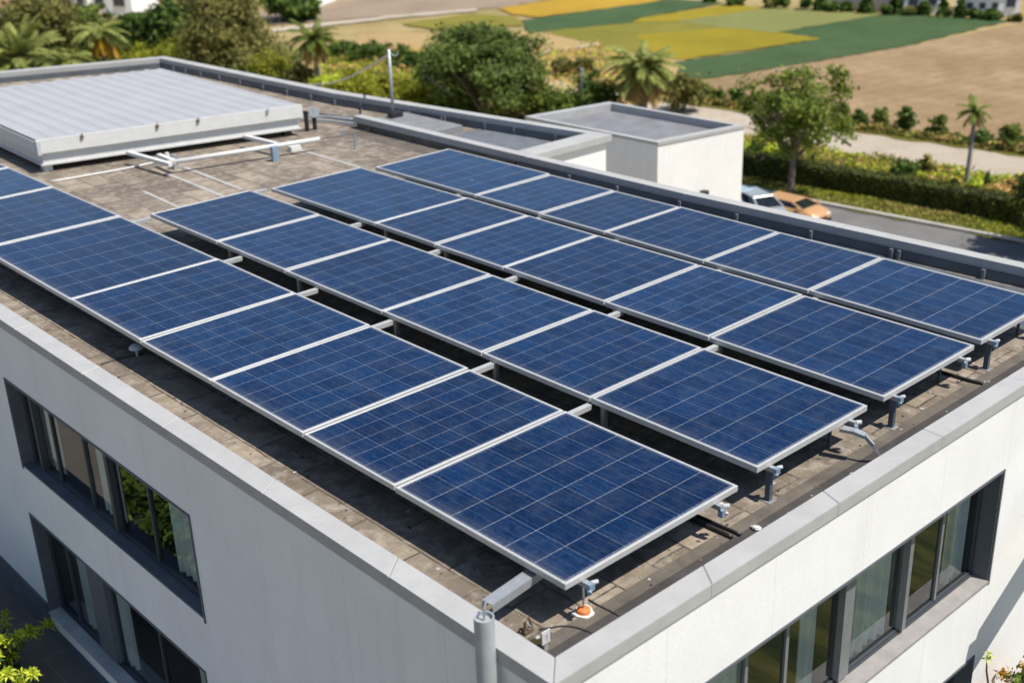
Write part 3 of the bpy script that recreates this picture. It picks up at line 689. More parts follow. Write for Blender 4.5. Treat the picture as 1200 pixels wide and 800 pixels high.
# curved strap hanging from the second row end
sp = [at_y(986,503,8.42), at_y(1000,506,8.40), at_y(1014,512,8.34), at_y(1024,524,8.25), at_y(1031,537,8.12)]
sp = [at(985,502,9.84), at(1001,505,9.84), at(1013,510,9.80), at(1023,521,9.68), at(1030,533,9.50), at(1034,540,9.39)]
stp = MB()
for p, q in zip(sp[:-1], sp[1:]): stp.bar(p, q + (q-p)*0.04, 0.13 if q.z > 9.75 else 0.05, 0.05 if q.z > 9.75 else 0.05)
solo(stp, 'bent_strap', M['galv'], 'bent pale metal strap curving down to the roof beside the second panel row', 'metal strap', org=sp[0])
# white tagged stake and rusty clamp in the near corner
o = at(639, 760, ROOF); sg = thing('tag_stake', 'small white tag with dark marks on a grey stake in the roof corner', 'tag', o)
s1 = MB(); s1.box(o.x-0.03, o.x+0.03, o.y-0.02, o.y+0.02, ROOF+0.003, ROOF+0.17); part(s1, 'stake', M['greypipe'], sg)
s2 = MB(); s2.box(o.x-0.075, o.x+0.05, o.y-0.035, o.y-0.021, ROOF+0.10, ROOF+0.27); tg = part(s2, 'tag_plate', M['white'], sg)
s3 = MB()
for (dx, dz, w_, h_) in ((-0.02,0.20,0.03,0.02),(-0.02,0.17,0.03,0.015),(-0.01,0.14,0.02,0.012)): s3.box(o.x+dx, o.x+dx+w_, o.y-0.038, o.y-0.0352, ROOF+dz, ROOF+dz+h_)
part(s3, 'print_mark', M['bluegrey'], tg)
o = at(619, 741, ROOF); rc = thing('rusty_clamp', 'dark rusty clamp lying beside the white tag in the roof corner', 'clamp', o)
c1 = MB(); c1.box(o.x-0.07, o.x+0.06, o.y-0.03, o.y+0.04, ROOF+0.003, ROOF+0.05); c1.tube([(o.x-0.05,o.y,ROOF+0.05),(o.x-0.04,o.y,ROOF+0.17),(o.x+0.03,o.y+0.02,ROOF+0.19),(o.x+0.06,o.y,ROOF+0.06)], 0.02, 8)
part(c1, 'jaw', M['rust'], rc); c2 = MB(); c2.tube([(o.x,o.y-0.05,ROOF+0.11),(o.x,o.y+0.06,ROOF+0.12)], 0.013, 8); part(c2, 'bolt', M['galv'], rc)
dr = MB(); o = at(627, 756, ROOF+0.006); dr.poly([(o.x+0.22*math.cos(t)*(1+.2*math.sin(2*t+1)), o.y+0.12*math.sin(t), ROOF+0.008) for t in np.linspace(0, 6.0, 14)])
part(dr, 'damp_patch', plain('damp_moss', (0.05,0.04,0.018), 0.35, 0, 0.3, 20), bld)
def cable(name, pxs, z, r, mat, label, cat='cable', lift=0.0):
    m = MB(); P = [at(x, y, ROOF+z) for x, y in pxs]
    Q = []
    for k in range(len(P)-1):
        for t in (0, 1/3, 2/3):
            p0, p1, p2, p3 = P[max(k-1,0)], P[k], P[k+1], P[min(k+2,len(P)-1)]
            Q.append(0.5*((2*p1)+(-p0+p2)*t+(2*p0-5*p1+4*p2-p3)*t*t+(-p0+3*p1-3*p2+p3)*t**3))
    Q.append(P[-1]); m.tube(Q, r, 8); return solo(m, name, mat, label, cat, smooth=True, org=P[0])
cable('loose_cable', [(632,737),(645,735),(660,733),(676,735),(694,741)], 0.012, 0.011, M['wire'], 'black cable looping across the roof beside the white tag')
cable('loose_cable', [(690,702),(700,708),(712,714),(726,721)], 0.012, 0.011, M['wire'], 'short black cable by the orange cup on the roof')
cable('conduit', [(790,598),(812,608),(836,619),(858,629)], 0.03, 0.030, M['black'], 'black conduit on the roof beside the nearest panel, front one of two', 'conduit')
cable('conduit', [(796,594),(818,604),(843,615),(868,626)], 0.03, 0.022, M['black'], 'black conduit on the roof beside the nearest panel, rear one of two', 'conduit')
cable('conduit', [(1098,434),(1118,440),(1138,446),(1152,449)], 0.03, 0.030, M['black'], 'black conduit on the roof below the third panel row end', 'conduit')
cable('white_conduit', [(60,213),(100,206),(150,197),(182,190)], 0.03, 0.028, M['white'], 'thin white conduit lying on the pavers before the ribbed roof unit', 'conduit')
cable('loose_cable', [(118,427),(136,421),(150,418),(168,414)], 0.012, 0.014, M['wire'], 'black cable on the pavers below the mushroom vent by the left parapet')
cable('loose_cable', [(376,163),(400,160),(418,156),(432,152),(450,150)], 0.10, 0.012, M['wire'], 'dark cable strung over short stakes on the far roof')
# mushroom vent by the left parapet
o = at(161, 417, ROOF); mv = thing('mushroom_vent', 'small white mushroom vent on the shaded roof beside the left panel row', 'roof vent', o)
m1 = MB(); m1.tube([(o.x,o.y,ROOF+0.002),(o.x,o.y,ROOF+0.17)], 0.025, 10); part(m1, 'stem', M['white'], mv)
m2 = MB(); m2.ball((o.x,o.y,ROOF+0.15), (0.13,0.13,0.09), 14, 5, top=0.999, bot=0.0); part(m2, 'cap', M['white'], mv, True)
# small bits of litter
for k, (px, py, lab) in enumerate([(886,620,'crumpled white scrap by the front coping'),(846,592,'white paint fleck on the pavers by the nearest panel'),(850,602,'larger white chip lying by the conduits'),(921,529,'small dark stone on the pavers by the bent strap')]):
    o = at(px, py, ROOF+0.004); mb = MB(); rg = random.Random(k)
    mb.ball((o.x,o.y,ROOF+0.03), (0.055,0.075,0.03) if k == 0 else (0.03,0.05,0.012), 7, 4, top=0.99, bot=-0.99)
    mb.v = [(x+rg.uniform(-.012,.012), y+rg.uniform(-.012,.012), z+rg.uniform(-.006,.006)) for x, y, z in mb.v]
    solo(mb, 'litter_scrap' if k < 3 else 'pebble', M['white'] if k < 3 else M['black'], lab, 'litter' if k < 3 else 'stone', org=o)

# ribbed roof unit
zt = 10.28
A, Bc, Cc, Dd = at(43,166,zt), at(352,124,zt), at(187,81,zt), at(0,146,zt)
ex = (Bc-A); ey = (Dd-A).normalized(); Ln = (Cc-Bc).length
ey = ((Cc-Bc).normalized()*0.5 + ey*0.5).normalized()
can = thing('roof_unit', 'large low white rooftop unit with a ribbed grey metal top', 'roof unit', (A.x, A.y, ROOF))
E0, E1 = A, Bc; F0, F1 = A+ey*Ln, Cc
def uvp(u, v, z): p = E0.lerp(E1, u).lerp(F0.lerp(F1, u), v); return Vector((p.x, p.y, z))
rs = MB(); N = 15*8
for k in range(N):
    def hz(i):
        ph = (i % 8)/8; return zt - 0.007 + 0.044*(1.0 if ph in (0.0, 0.125) else (0.45 if ph in (0.25, 0.875) else 0.0))
    u0_, u1_ = k/N, (k+1)/N
    rs.quad(uvp(u0_,0.004,hz(k)), uvp(u1_,0.004,hz(k+1)), uvp(u1_,1,hz(k+1)), uvp(u0_,1,hz(k)))
part(rs, 'ribbed_top', M['ribroof'], can)
def ring(u0, v0, u1, v1, za, zb, mb):
    P = [uvp(u0,v0,za), uvp(u1,v0,za), uvp(u1,v1,za), uvp(u0,v1,za)]; T = [Vector((p.x,p.y,zb)) for p in P]
    mb.hexa(P+T)
f1 = MB(); ring(-0.004,-0.004,1.004,1.004, 9.93, zt-0.02, f1); ring(-0.004,-0.004,1.004,0.003, zt-0.021, zt+0.034, f1); part(f1, 'upper_fascia', M['white'], can)
f2 = MB(); ring(0.012,0.008,0.99,0.985, 9.62, 9.929, f2); ring(0.004,0.004,0.996,0.99, 9.57, 9.619, f2); part(f2, 'lower_fascia', M['white'], can)
for u in (0.155, 0.43, 0.585, 0.86):
    bk = MB(); p = uvp(u, -0.006, zt); bk.box(p.x-0.04, p.x+0.04, p.y-0.03, p.y+0.02, zt-0.07, zt+0.02); bk.tube([(p.x,p.y,zt+0.015),(p.x+0.03,p.y+.01,zt+0.06)], 0.018, 8); part(bk, 'clip', M['rust'] if u != 0.86 else M['galv'], can)
for (u, v) in ((0.03,0.03),(0.03,0.5),(0.95,0.03),(0.95,0.5),(0.5,0.06)):
    ft = MB(); p = uvp(u, v, 0); ft.box(p.x-0.12, p.x+0.12, p.y-0.12, p.y+0.12, ROOF+0.003, 9.57); part(ft, 'foot', M['white'] if v < 0.1 and u < 0.5 else M['black'], can)
cl = MB(); cl.box(A.x-0.06,A.x+0.05,A.y-0.09,A.y+0.02,9.90,zt+0.01); part(cl, 'corner_cap', M['greyw'], can)
# pipe frame in front of the unit
pfz = 9.72
pf_ = thing('pipe_frame', 'white pipe frame on blue grey post in front of the ribbed roof unit', 'pipe frame', at(197,195,ROOF))
q = MB(); a = at(196,191,pfz); b = at(374,163,pfz); q.tube([a, b], 0.065, 12); part(q, 'long_pipe', M['white'], pf_, True)
for (p0, p1) in (((150,179),(200,193)),((287,160),(324,169)),((186,182),(206,190))):
    q = MB(); q.bar(at(*p0, pfz), at(*p1, pfz), 0.13, 0.09); part(q, 'arm', M['white'], pf_)
q = MB(); p = at(323,189,ROOF); q.box(p.x-0.10,p.x+0.10,p.y-0.07,p.y+0.07,ROOF+0.003,pfz+0.08); part(q, 'post', M['bluegrey'], pf_)
q = MB(); p = at(206,198,ROOF); q.box(p.x-0.07,p.x+0.07,p.y-0.07,p.y+0.07,ROOF+0.003,pfz+0.06); part(q, 'post', M['galv'], pf_)
q = MB(); p = at(347,176,ROOF); q.box(p.x-0.22,p.x+0.12,p.y-0.10,p.y+0.10,ROOF+0.003,ROOF+0.14); part(q, 'block', M['white'], pf_)
q = MB(); p = at(196,184,ROOF+.1); q.box(p.x-0.05,p.x+0.05,p.y-0.05,p.y+0.05,ROOF+0.003,9.6); part(q, 'stub', M['white'], pf_)
# disc on black stand, stakes
o = at(367,153,ROOF); ds = thing('dish_stand', 'small grey disc on black legs beside the ribbed roof unit', 'dish antenna', o)
q = MB(); c = Vector((o.x+0.1,o.y,ROOF+0.55)); nrm = Vector((-0.55,-0.75,0.3)).normalized(); q.tube([c, c+nrm*0.03], [0.165,0.165], 18); part(q, 'disc', M['galv'], ds)
for dx, dy in ((-0.18,0.05),(0.1,0.04)):
    q = MB(); q.box(o.x+dx-0.05,o.x+dx+0.05,o.y+dy-0.05,o.y+dy+0.05,ROOF+0.003,ROOF+(0.62 if dx<0 else 0.5)); part(q, 'leg', M['black'], ds)
q = MB(); q.bar((o.x-0.18,o.y+0.05,ROOF+0.6),(o.x-0.75,o.y+0.5,ROOF+0.62),0.07,0.07); q.bar((o.x-0.75,o.y+0.5,ROOF+0.003),(o.x-0.75,o.y+0.5,ROOF+0.58),0.06,0.06); part(q, 'cross_arm', M['black'], ds)
for k, (px, py, h) in enumerate([(416,175,0.42),(401,160,0.16)]):
    o = at(px,py,ROOF); q = MB(); q.tube([o+Vector((0,0,0.003)),(o.x+0.04,o.y,ROOF+h)], 0.028, 8); solo(q, 'roof_stake', M['bluegrey'], ['taller grey stake holding the dark cable on the far roof','shorter grey stake holding the dark cable on the far roof'][k], 'stake', org=o)
for k, (pts, wd) in enumerate([([(345,136),(380,137),(418,141)],0.08),([(352,140),(385,142),(416,146)],0.06),([(300,122),(350,131),(418,140)],0.06)]):
    q = MB(); P = [at(x,y,ROOF+0.08) for x, y in pts]
    for a, b in zip(P[:-1], P[1:]): q.bar(a, b, wd, 0.08)
    solo(q, 'duct_run', [M['greyw'], M['greyw'], M['slate']][k], ['pale duct lying along the roof beyond the dish','thin pale duct nearest the dish on the roof','dark duct lying along the foot of the far parapet'][k], 'duct', org=P[0])
# mast with overhead cable
o = at(461,138,ROOF+0.22); o.z = ROOF+0.22; hm = height_to(o, 58)
ms_ = thing('cable_mast', 'slim grey metal mast on the far roof terrace carrying an overhead cable', 'mast', o)
q = MB(); q.tube([o, o+Vector((0,0,hm))], 0.05, 12); part(q, 'pole', M['galv'], ms_, True)
q = MB(); t_ = o+Vector((0,0,hm-0.08)); r_ = Vector(RM[0]); q.tube([t_, t_+r_*0.15-Vector((0,0,0.12)), t_+r_*0.26-Vector((0,0,0.09)), t_+r_*0.28+Vector((0,0,0.04))], 0.018, 8); part(q, 'hook', M['galv'], ms_)
q = MB(); q.box(o.x-0.14,o.x+0.3,o.y-0.12,o.y+0.12,o.z+0.002,o.z+0.16); part(q, 'base_clamp', M['black'], ms_)
q = MB(); end = at(372, 99, 5.5); a = o+Vector((0,0,hm-0.15))
q.tube([a.lerp(end, t)-Vector((0,0,0.25*math.sin(math.pi*t))) for t in np.linspace(0,1.35,14)], 0.035, 6)
solo(q, 'overhead_cable', M['wirew'], 'pale overhead cable sagging from the roof mast toward the trees', 'cable', org=a)
q = MB(); q.tube([at(497,88,4.5), at(512,99,4.4), at(530,112,4.2)], 0.03, 6)
solo(q, 'thin_wire', M['wire'], 'thin dark wire crossing before the round dense tree', 'wire', org=at(497,88,4.5))

# ------------------------------------------------------------------ annex building
an = thing('annex_building', 'low white annex with a grey flat roof behind the main roof', 'building', (30.5, 26.0, 0))
az = 8.0
Fp, Rp, Bp = at(771,167,az), at(872,147,az), at(714,119.5,az); Lp = Fp + (Bp-Rp)
corn = [Fp, Rp, Bp, Lp]; cen = sum(corn, Vector())/4
def inset(p, e, z): d = (Vector((cen.x,cen.y,0))-Vector((p.x,p.y,0))); return Vector((p.x,p.y,z)) + d.normalized()*e
q = MB()
for a, b in zip(corn, corn[1:]+corn[:1]): q.quad((a.x,a.y,0),(b.x,b.y,0),(b.x,b.y,az-0.001),(a.x,a.y,az-0.001))
part(q, 'wall', M['stucco'], an)
q = MB(); q.poly([inset(p,0.32,az-0.28) for p in corn]); part(q, 'roof', plain('grey_roofing', (0.19,0.193,0.21), 0.9, 0, 0.22, 0.9, 0.2), an)
q = MB()
for a, b in zip(corn, corn[1:]+corn[:1]):
    for (e0, z0_, e1, z1_) in ((-0.04,az-0.10,-0.04,az),(-0.04,az,0.32,az),(0.32,az,0.32,az-0.28)):
        q.quad(inset(a,e0,z0_),inset(b,e0,z0_),inset(b,e1,z1_),inset(a,e1,z1_))
part(q, 'parapet_cap', M['coping'], an)
q = MB(); lmp = at_y(820,223,(Fp.y+Rp.y)/2); q.box(lmp.x-0.12,lmp.x+0.12,lmp.y-0.32,lmp.y-0.1,lmp.z-0.2,lmp.z+0.02); part(q, 'wall_lamp', M['black'], an)

# ------------------------------------------------------------------ vegetation
def card_mesh(name, C, Nrm, size, mat, parent, org, rs, aspect=0.55):
    """leaf shaped kites: C centres (n,3), Nrm facing (n,3), size (n,)"""
    n = len(C); rand = rs.normal(size=(n,3)); t = np.cross(Nrm, rand); t /= np.linalg.norm(t,axis=1,keepdims=True)+1e-9
    b = np.cross(Nrm, t); s = size[:,None]
    bend = Nrm*s*0.18
    V = np.stack([C-t*s, C-b*s*aspect+bend, C+t*s, C+b*s*aspect+bend], 1).reshape(-1,3) - np.array(org)[None]
    me = bpy.data.meshes.new(name); me.vertices.add(4*n); me.vertices.foreach_set('co', V.astype(np.float32).ravel())
    me.loops.add(4*n); me.loops.foreach_set('vertex_index', np.arange(4*n, dtype=np.int32))
    me.polygons.add(n); me.polygons.foreach_set('loop_start', np.arange(0,4*n,4,dtype=np.int32)); me.polygons.foreach_set('loop_total', np.full(n,4,dtype=np.int32))
    me.update(calc_edges=True); me.validate(); 
    if mat: me.materials.append(mat)
    o = bpy.data.objects.new(name, me); COL.objects.link(o)
    if parent: o.parent = parent
    return o
def lobes_cards(rs, lobes, n, size, clumps=70, tight=0.28, up=0.5):
    vol = np.array([r[0]*r[1]*r[2] for _, r in lobes])**0.8; vol /= vol.sum()
    cc = []; nn_ = []; rr_ = []
    for k in range(clumps):
        c, r = lobes[rs.choice(len(lobes), p=vol)]
        d = rs.normal(size=3); d /= np.linalg.norm(d); q = rs.uniform(0.25,1.0)**0.45
        cc.append(np.array(c)+d*np.array(r)*q); nn_.append(d); rr_.append(min(r)*tight*rs.uniform(0.7,1.6))
    cc = np.array(cc); nn_ = np.array(nn_); rr_ = np.array(rr_)
    idx = rs.integers(0, clumps, n); g_ = rs.normal(size=(n,3)); g_[:,2] *= 0.7
    C = cc[idx] + g_*rr_[idx][:,None]
    N = nn_[idx]*0.8 + rs.normal(size=(n,3))*0.7; N[:,2] += up; N /= np.linalg.norm(N,axis=1,keepdims=True)+1e-9
    return C, N, size*rs.uniform(0.6,1.4,n)
def tree(name, label, cat, base, height, width, mat, seed, n=5200, leaf=0.26, trunk=0.35, trunk_r=0.18, lob=7, shape='round', group=None, clumps=90, tight=0.26, squash=1.0, open_=False):
    rs = np.random.default_rng(seed); rg = random.Random(seed); b = Vector(base)
    root = thing(name, label, cat, b, group)
    lobes = []; z0 = b.z + height*trunk; hh = height*(1-trunk); rw = width/2
    for k in range(lob):
        a = 2*math.pi*k/lob + rg.uniform(-0.4,0.4)
        if shape == 'round': rr = rw*rg.uniform(0.38,0.58); zz = z0+hh*rg.uniform(0.3,0.75); r = rw*rg.uniform(0.42,0.6)
        else: f = (k+0.5)/lob; rr = rw*0.35*(1-f)*rg.uniform(0.3,1.2); zz = z0+hh*f; r = rw*(1.02-0.72*f)*rg.uniform(0.8,1.1)
        lobes.append(((b.x+math.cos(a)*rr, b.y+math.sin(a)*rr, zz), (r, r, min(r*0.85*squash, hh*0.4))))
    if shape == 'round': lobes.append(((b.x+rg.uniform(-.1,.1)*rw, b.y, z0+hh*0.72), (rw*0.5, rw*0.5, hh*0.27)))
    C, N, S = lobes_cards(rs, lobes, n, leaf, clumps, tight)
    top = b.z+height; C[:,2] = np.where(C[:,2] > top, top-rs.uniform(0,0.4,len(C)), C[:,2]); C[:,2] = np.maximum(C[:,2], b.z+0.05)
    card_mesh('crown', C, N, S, mat, root, b, rs)
    t = MB(); k0 = b + Vector((rg.uniform(-.1,.1)*width*.1, 0, height*trunk*0.9))
    t.tube([b-Vector((0,0,0.05)), b.lerp(k0,0.5)+Vector((0.05,0.03,0)), k0], [trunk_r*1.35, trunk_r, trunk_r*0.85], 10)
    for c, r in lobes:
        e = Vector(c); m_ = k0.lerp(e, 0.5)+Vector((0,0,-0.06*height if open_ else 0.02*height))
        t.tube([k0-Vector((0,0,0.1)), m_, e], [trunk_r*0.6, trunk_r*0.4, trunk_r*0.15], 7)
        for _ in range(3):
            e2 = m_.lerp(e, rg.uniform(0.2,0.8)); e3 = e + Vector((rg.uniform(-1,1)*r[0], rg.uniform(-1,1)*r[1], rg.uniform(-.3,.9)*r[2]))*0.85
            t.tube([e2, e3], [trunk_r*0.25, trunk_r*0.06], 5)
    part(t, 'trunk', M['bark'], root)
    return root
def palm(label, base, height, spread, seed, mat, dry=0.15, nf=24, trunk_r=0.16, lean=0.0, frondw=0.42, group=None, hub=0.42, stiff=1.0, upr=0.9, drymat=None, cat='palm tree'):
    rs = np.random.default_rng(seed); rg = random.Random(seed); b = Vector(base)
    root = thing('palm_tree', label, cat, b, group)
    hc = height - spread*hub
    topp = b + Vector((lean, lean*0.5, hc))
    t = MB(); pts = [b-Vector((0,0,.05))]; rad = [trunk_r*1.5]
    for k in range(1, 9):
        f = k/8; pts.append(b.lerp(topp, f)+Vector((math.sin(f*2)*0.06, 0, 0))); rad.append(trunk_r*(1.2-0.25*f)*(1+0.06*(k%2)))
    t.tube(pts, rad, 10); part(t, 'trunk', M['palmbark'], root, True)
    fr = {0: MB(), 1: MB()}
    for k in range(nf):
        a = 2.4*k + rg.uniform(-.2,.2); isdry = 1 if (k < nf*dry) else 0
        el = (-0.75 + rg.uniform(-.2,.2)) if isdry else (1.35 - 1.75*(k/nf)**upr + rg.uniform(-.12,.12))
        Lg = spread*rg.uniform(0.85,1.12); n = 15; p = topp.copy(); d = Vector((math.cos(a)*math.cos(el), math.sin(a)*math.cos(el), math.sin(el)))
        P = []; bendr = rg.uniform(1.0,1.7)*stiff
        for j in range(n):
            P.append(p.copy()); d = (d + Vector((0,0,-bendr*0.085*(0.4+j/n)))).normalized(); p = p + d*Lg/n
        m = fr[isdry]
        m.tube(P, [0.035*(1-0.8*j/n)+0.006 for j in range(n)], 4)
        for j in range(1, n):
            tt = (P[min(j+1,n-1)]-P[j-1]).normalized(); sd = tt.cross(Vector((0,0,1)))
            if sd.length < 1e-3: sd = Vector((1,0,0))
            sd.normalize(); upv = sd.cross(tt)
            lw_ = frondw*Lg*0.62*math.sin(math.pi*(0.12+0.8*j/n))
            for s in (-1, 1):
                for h in (0, 0.33, 0.66):
                    q0 = P[j-1].lerp(P[j], h+rg.uniform(-.1,.1)); tip = q0 + (sd*s*0.78 + tt*0.62 + Vector((0,0,-0.28+rg.uniform(-.15,.15))))*lw_*rg.uniform(.8,1.1)
                    wv = tt*0.055*Lg*0.5
                    m.quad(q0-wv*0.5, q0.lerp(tip,0.45)-wv*0.6+upv*0.02, tip, q0.lerp(tip,0.4)+wv*0.9+upv*0.02)
    part(fr[0], 'crown', mat, root)
    if fr[1].f: part(fr[1], 'dry_fronds', drymat or LF['palmdry'], root)
    return root
def shrub(name, label, base, height, width, mat, seed, n=900, leaf=0.16, group=None, cat='shrub', depth=None, clumps=26, tight=0.34):
    rs = np.random.default_rng(seed); rg = random.Random(seed); b = Vector(base); root = thing(name, label, cat, b, group)
    rw = width/2; lobes = []
    for k in range(5):
        a = 2*math.pi*k/5+rg.uniform(-.5,.5); lobes.append(((b.x+math.cos(a)*rw*0.45, b.y+math.sin(a)*rw*0.45, b.z+height*rg.uniform(0.35,0.6)), (rw*0.5, rw*0.5, height*0.34)))
    lobes.append(((b.x,b.y,b.z+height*0.66), (rw*0.45, rw*0.45, height*0.3)))
    C, N, S = lobes_cards(rs, lobes, n, leaf, clumps, tight); C[:,2] = np.clip(C[:,2], b.z+0.03, None)
    card_mesh('foliage', C, N, S, mat, root, b, rs)
    t = MB()
    for c, r in lobes: t.tube([b, b.lerp(Vector(c),0.5)+Vector((0.05,0,0.05)), Vector(c)], [0.05,0.035,0.012], 5)
    part(t, 'stem', M['bark'], root); return root
def sizes(bpx, top_y, width_px, z=0.0):
    b = at(*bpx, z); return b, height_to(b, top_y), width_px/px_per_m(b)

# street tree with open limbs
b, h, wd = sizes((926,229), 84, 128)
tree('street_tree', 'leafy green street tree with a pale forked trunk beside the hedge', 'tree', b, h, wd*1.16, LF['street'], 11, n=9000, leaf=0.115, trunk=0.34, trunk_r=0.17, lob=9, clumps=70, tight=0.20, open_=True)
# dense round tree
b, h, wd = sizes((566,142), 26, 150)
tree('round_tree', 'dense dark green round tree beyond the far parapet', 'tree', b, h, wd, LF['round'], 12, n=26000, leaf=0.135, trunk=0.12, trunk_r=0.22, lob=11, clumps=230, tight=0.19)
# big feather palm behind the annex
b, h, wd = sizes((752,140), 33, 100); palm('tall bushy palm with dry hanging fronds behind the annex roof', b, h, wd*0.50, 13, LF['palm'], 0.42, 78, 0.3, frondw=0.34, hub=0.85, stiff=0.7, upr=1.4)
# slim palm by the dirt track
b, h, wd = sizes((1131,226), 122, 42); palm('slim palm with a bare grey trunk between hedge and dirt track', b, h, wd*0.56, 14, LF['mid'], 0.12, 17, 0.10, lean=0.22, frondw=0.5)
# palm left of centre
b, h, wd = sizes((373,108), 19, 62); palm('dark green palm with a brown skirt left of the roof mast', b, h, wd*0.56, 15, LF['mid'], 0.3, 44, 0.18, frondw=0.34, hub=0.72, stiff=0.8, upr=1.3)
# palms at the left
b, h, wd = sizes((30,112), 24, 110); palm('wide pale green palm rising behind the left end of the back parapet', b, h, wd*0.56, 16, LF['palm'], 0.1, 46, 0.2, frondw=0.36, hub=0.75, stiff=0.8, upr=1.4)
b, h, wd = sizes((128,108), 8, 60); palm('yellowing palm with orange fronds standing below the white villa', b, h, wd*0.6, 17, LF['palm'], 0.45, 40, 0.16, frondw=0.36, hub=0.75, stiff=0.9, drymat=LF['yellow'], upr=1.3)
b, h, wd = sizes((82,118), 56, 70); palm('low grey green fan of palm leaves just behind the back parapet', b, h, wd*0.6, 18, LF['palm'], 0.15, 26, 0.15, frondw=0.5)
# spiky yellow green yucca at the foot of the round tree
b, h, wd = sizes((588,136), 94, 62); palm('spiky yellow green yucca in front of the round dense tree', b, h, wd*0.6, 19, LF['lime'], 0.1, 26, 0.12, frondw=0.35, cat='yucca')
# big trees at the left
b, h, wd = sizes((272,96), -40, 122)
tree('feathery_tree', 'huge olive brown feathery tree left of the palm', 'tree', b, h, wd, LF['olive'], 21, n=26000, leaf=0.15, trunk=0.06, trunk_r=0.3, lob=12, shape='cone', clumps=260, tight=0.17, squash=1.25)
b, h, wd = sizes((203,78), -16, 60)
tree('cypress_tree', 'dark narrow evergreen behind the huge feathery tree', 'tree', b, h, wd, LF['dark'], 22, n=6500, leaf=0.26, trunk=0.06, trunk_r=0.2, lob=8, shape='cone', clumps=110)
b, h, wd = sizes((56,92), -16, 96)
tree('loose_tree', 'loose yellow green tree standing before the white villas', 'tree', b, h, wd, LF['olive'], 23, n=10000, leaf=0.16, trunk=0.2, trunk_r=0.2, lob=8, clumps=130)
b, h, wd = sizes((110,66), 4, 70)
tree('belt_tree', 'mid green leafy tree between the pale palm and the white villas', 'tree', b, h, wd, LF['mid'], 26, n=8000, leaf=0.15, trunk=0.12, trunk_r=0.18, lob=8, clumps=110, tight=0.22)
b, h, wd = sizes((172,70), 14, 66)
tree('belt_tree', 'shady dark tree right of the yellowing palm', 'tree', b, h, wd, LF['dark'], 27, n=8000, leaf=0.15, trunk=0.12, trunk_r=0.18, lob=8, clumps=110, tight=0.22)
b, h, wd = sizes((232,60), -30, 60)
tree('belt_tree', 'tall dark tree directly behind the huge feathery tree', 'tree', b, h, wd, LF['round'], 28, n=9000, leaf=0.17, trunk=0.06, trunk_r=0.2, lob=8, shape='cone', clumps=110)
b, h, wd = sizes((340,24), -12, 60)
tree('far_tree', 'dark green tree beside the tiny far white house', 'tree', b, h, wd, LF['dark'], 24, n=3000, leaf=0.4, trunk=0.1, trunk_r=0.2, lob=6, clumps=50)
b, h, wd = sizes((-20,100), 20, 90)
tree('corner_tree', 'dark leafy tree at the left end of the tree belt', 'tree', b, h, wd, LF['mid'], 25, n=4500, leaf=0.25, trunk=0.1, trunk_r=0.2, lob=7, clumps=80)
# shrubs of the belt behind the roof
SH = [((205,88),42,96,'lime','yellow green bush just behind the back corner of the roof'),((165,96),52,70,'lime','olive yellow bush between the yellowing palm and the feathery tree'),((322,104),62,60,'lime','bright yellow green bush at the foot of the feathery tree'),
      ((352,108),74,40,'olive','olive bush left of the dark green palm'),((412,118),82,62,'lime','yellow green bush right of the dark green palm'),((452,124),84,64,'lime','yellow green bush directly behind the roof mast'),
      ((496,130),88,60,'lime','yellow green bush right of the roof mast'),((540,138),104,56,'mid','green bush before the trunk of the round tree'),((632,138),96,60,'mid','bright green bush right of the yucca'),((662,140),104,50,'mid','green bush left of the slim post behind the annex'),
      ((700,138),78,66,'dark','dark bush left of the tall bushy palm'),((800,132),84,50,'olive','olive bush right of the tall bushy palm'),((105,104),60,60,'dark','dark shady bush below the yellowing palm'),((60,112),74,80,'olive','olive bush in the palm thicket'),((150,108),72,50,'palm','grey green bush behind the back parapet'),
      ((10,120),84,70,'lime','lime bush at the far left behind the back parapet'),((240,100),60,50,'dark','dark bush in the shade of the feathery tree'),((290,104),70,46,'mid','green bush behind the parapet below the feathery tree'),((440,70),50,90,'dark','dark green low thicket beyond the grassy slope'),((400,66),48,40,'dark','dark bush at the left end of the low thicket'),
      ((485,80),62,60,'dark','dark bush at the right end of the low thicket'),((385,112),86,40,'bright','bright green bush right at the palm trunk'),((660,88),68,24,'olive','small olive bush in the dry stubble'),((686,86),66,26,'olive','second small olive bush in the dry stubble, nearer the palm')]
for k, (bp_, ty, wp, mt, lb) in enumerate(SH):
    b, h, wd = sizes(bp_, ty, wp); shrub('bush', lb, b, h, wd, LF[mt], 40+k, n=3200, leaf=0.125, group='bushes behind the roof', clumps=60, tight=0.26)
# shrubs along the edge of the ploughed field
pos = [(822,118,98,16),(838,121,104,22),(862,124,98,18),(886,128,108,20),(906,132,104,18),(985,146,118,16),(1008,150,126,24),(1032,152,122,20),(1062,156,126,22),(1098,162,130,22),(1150,170,152,26),(1182,175,140,28),(1215,180,150,26)]
EDG = ['first','second','third','fourth','fifth','sixth','seventh','eighth','ninth','tenth','eleventh','twelfth','thirteenth']
for k, (x, y, ty, wp) in enumerate(pos):
    b, h, wd = sizes((x,y), ty, wp); shrub('field_shrub', f'{"upright" if (y-ty) > 24 else "low"} dark green shrub edging the ploughed field, {EDG[k]} from the annex', b, h, wd, LF['mid' if k % 2 else 'dark'], 80+k, n=700, leaf=0.15, group='shrubs edging the ploughed field', clumps=20)
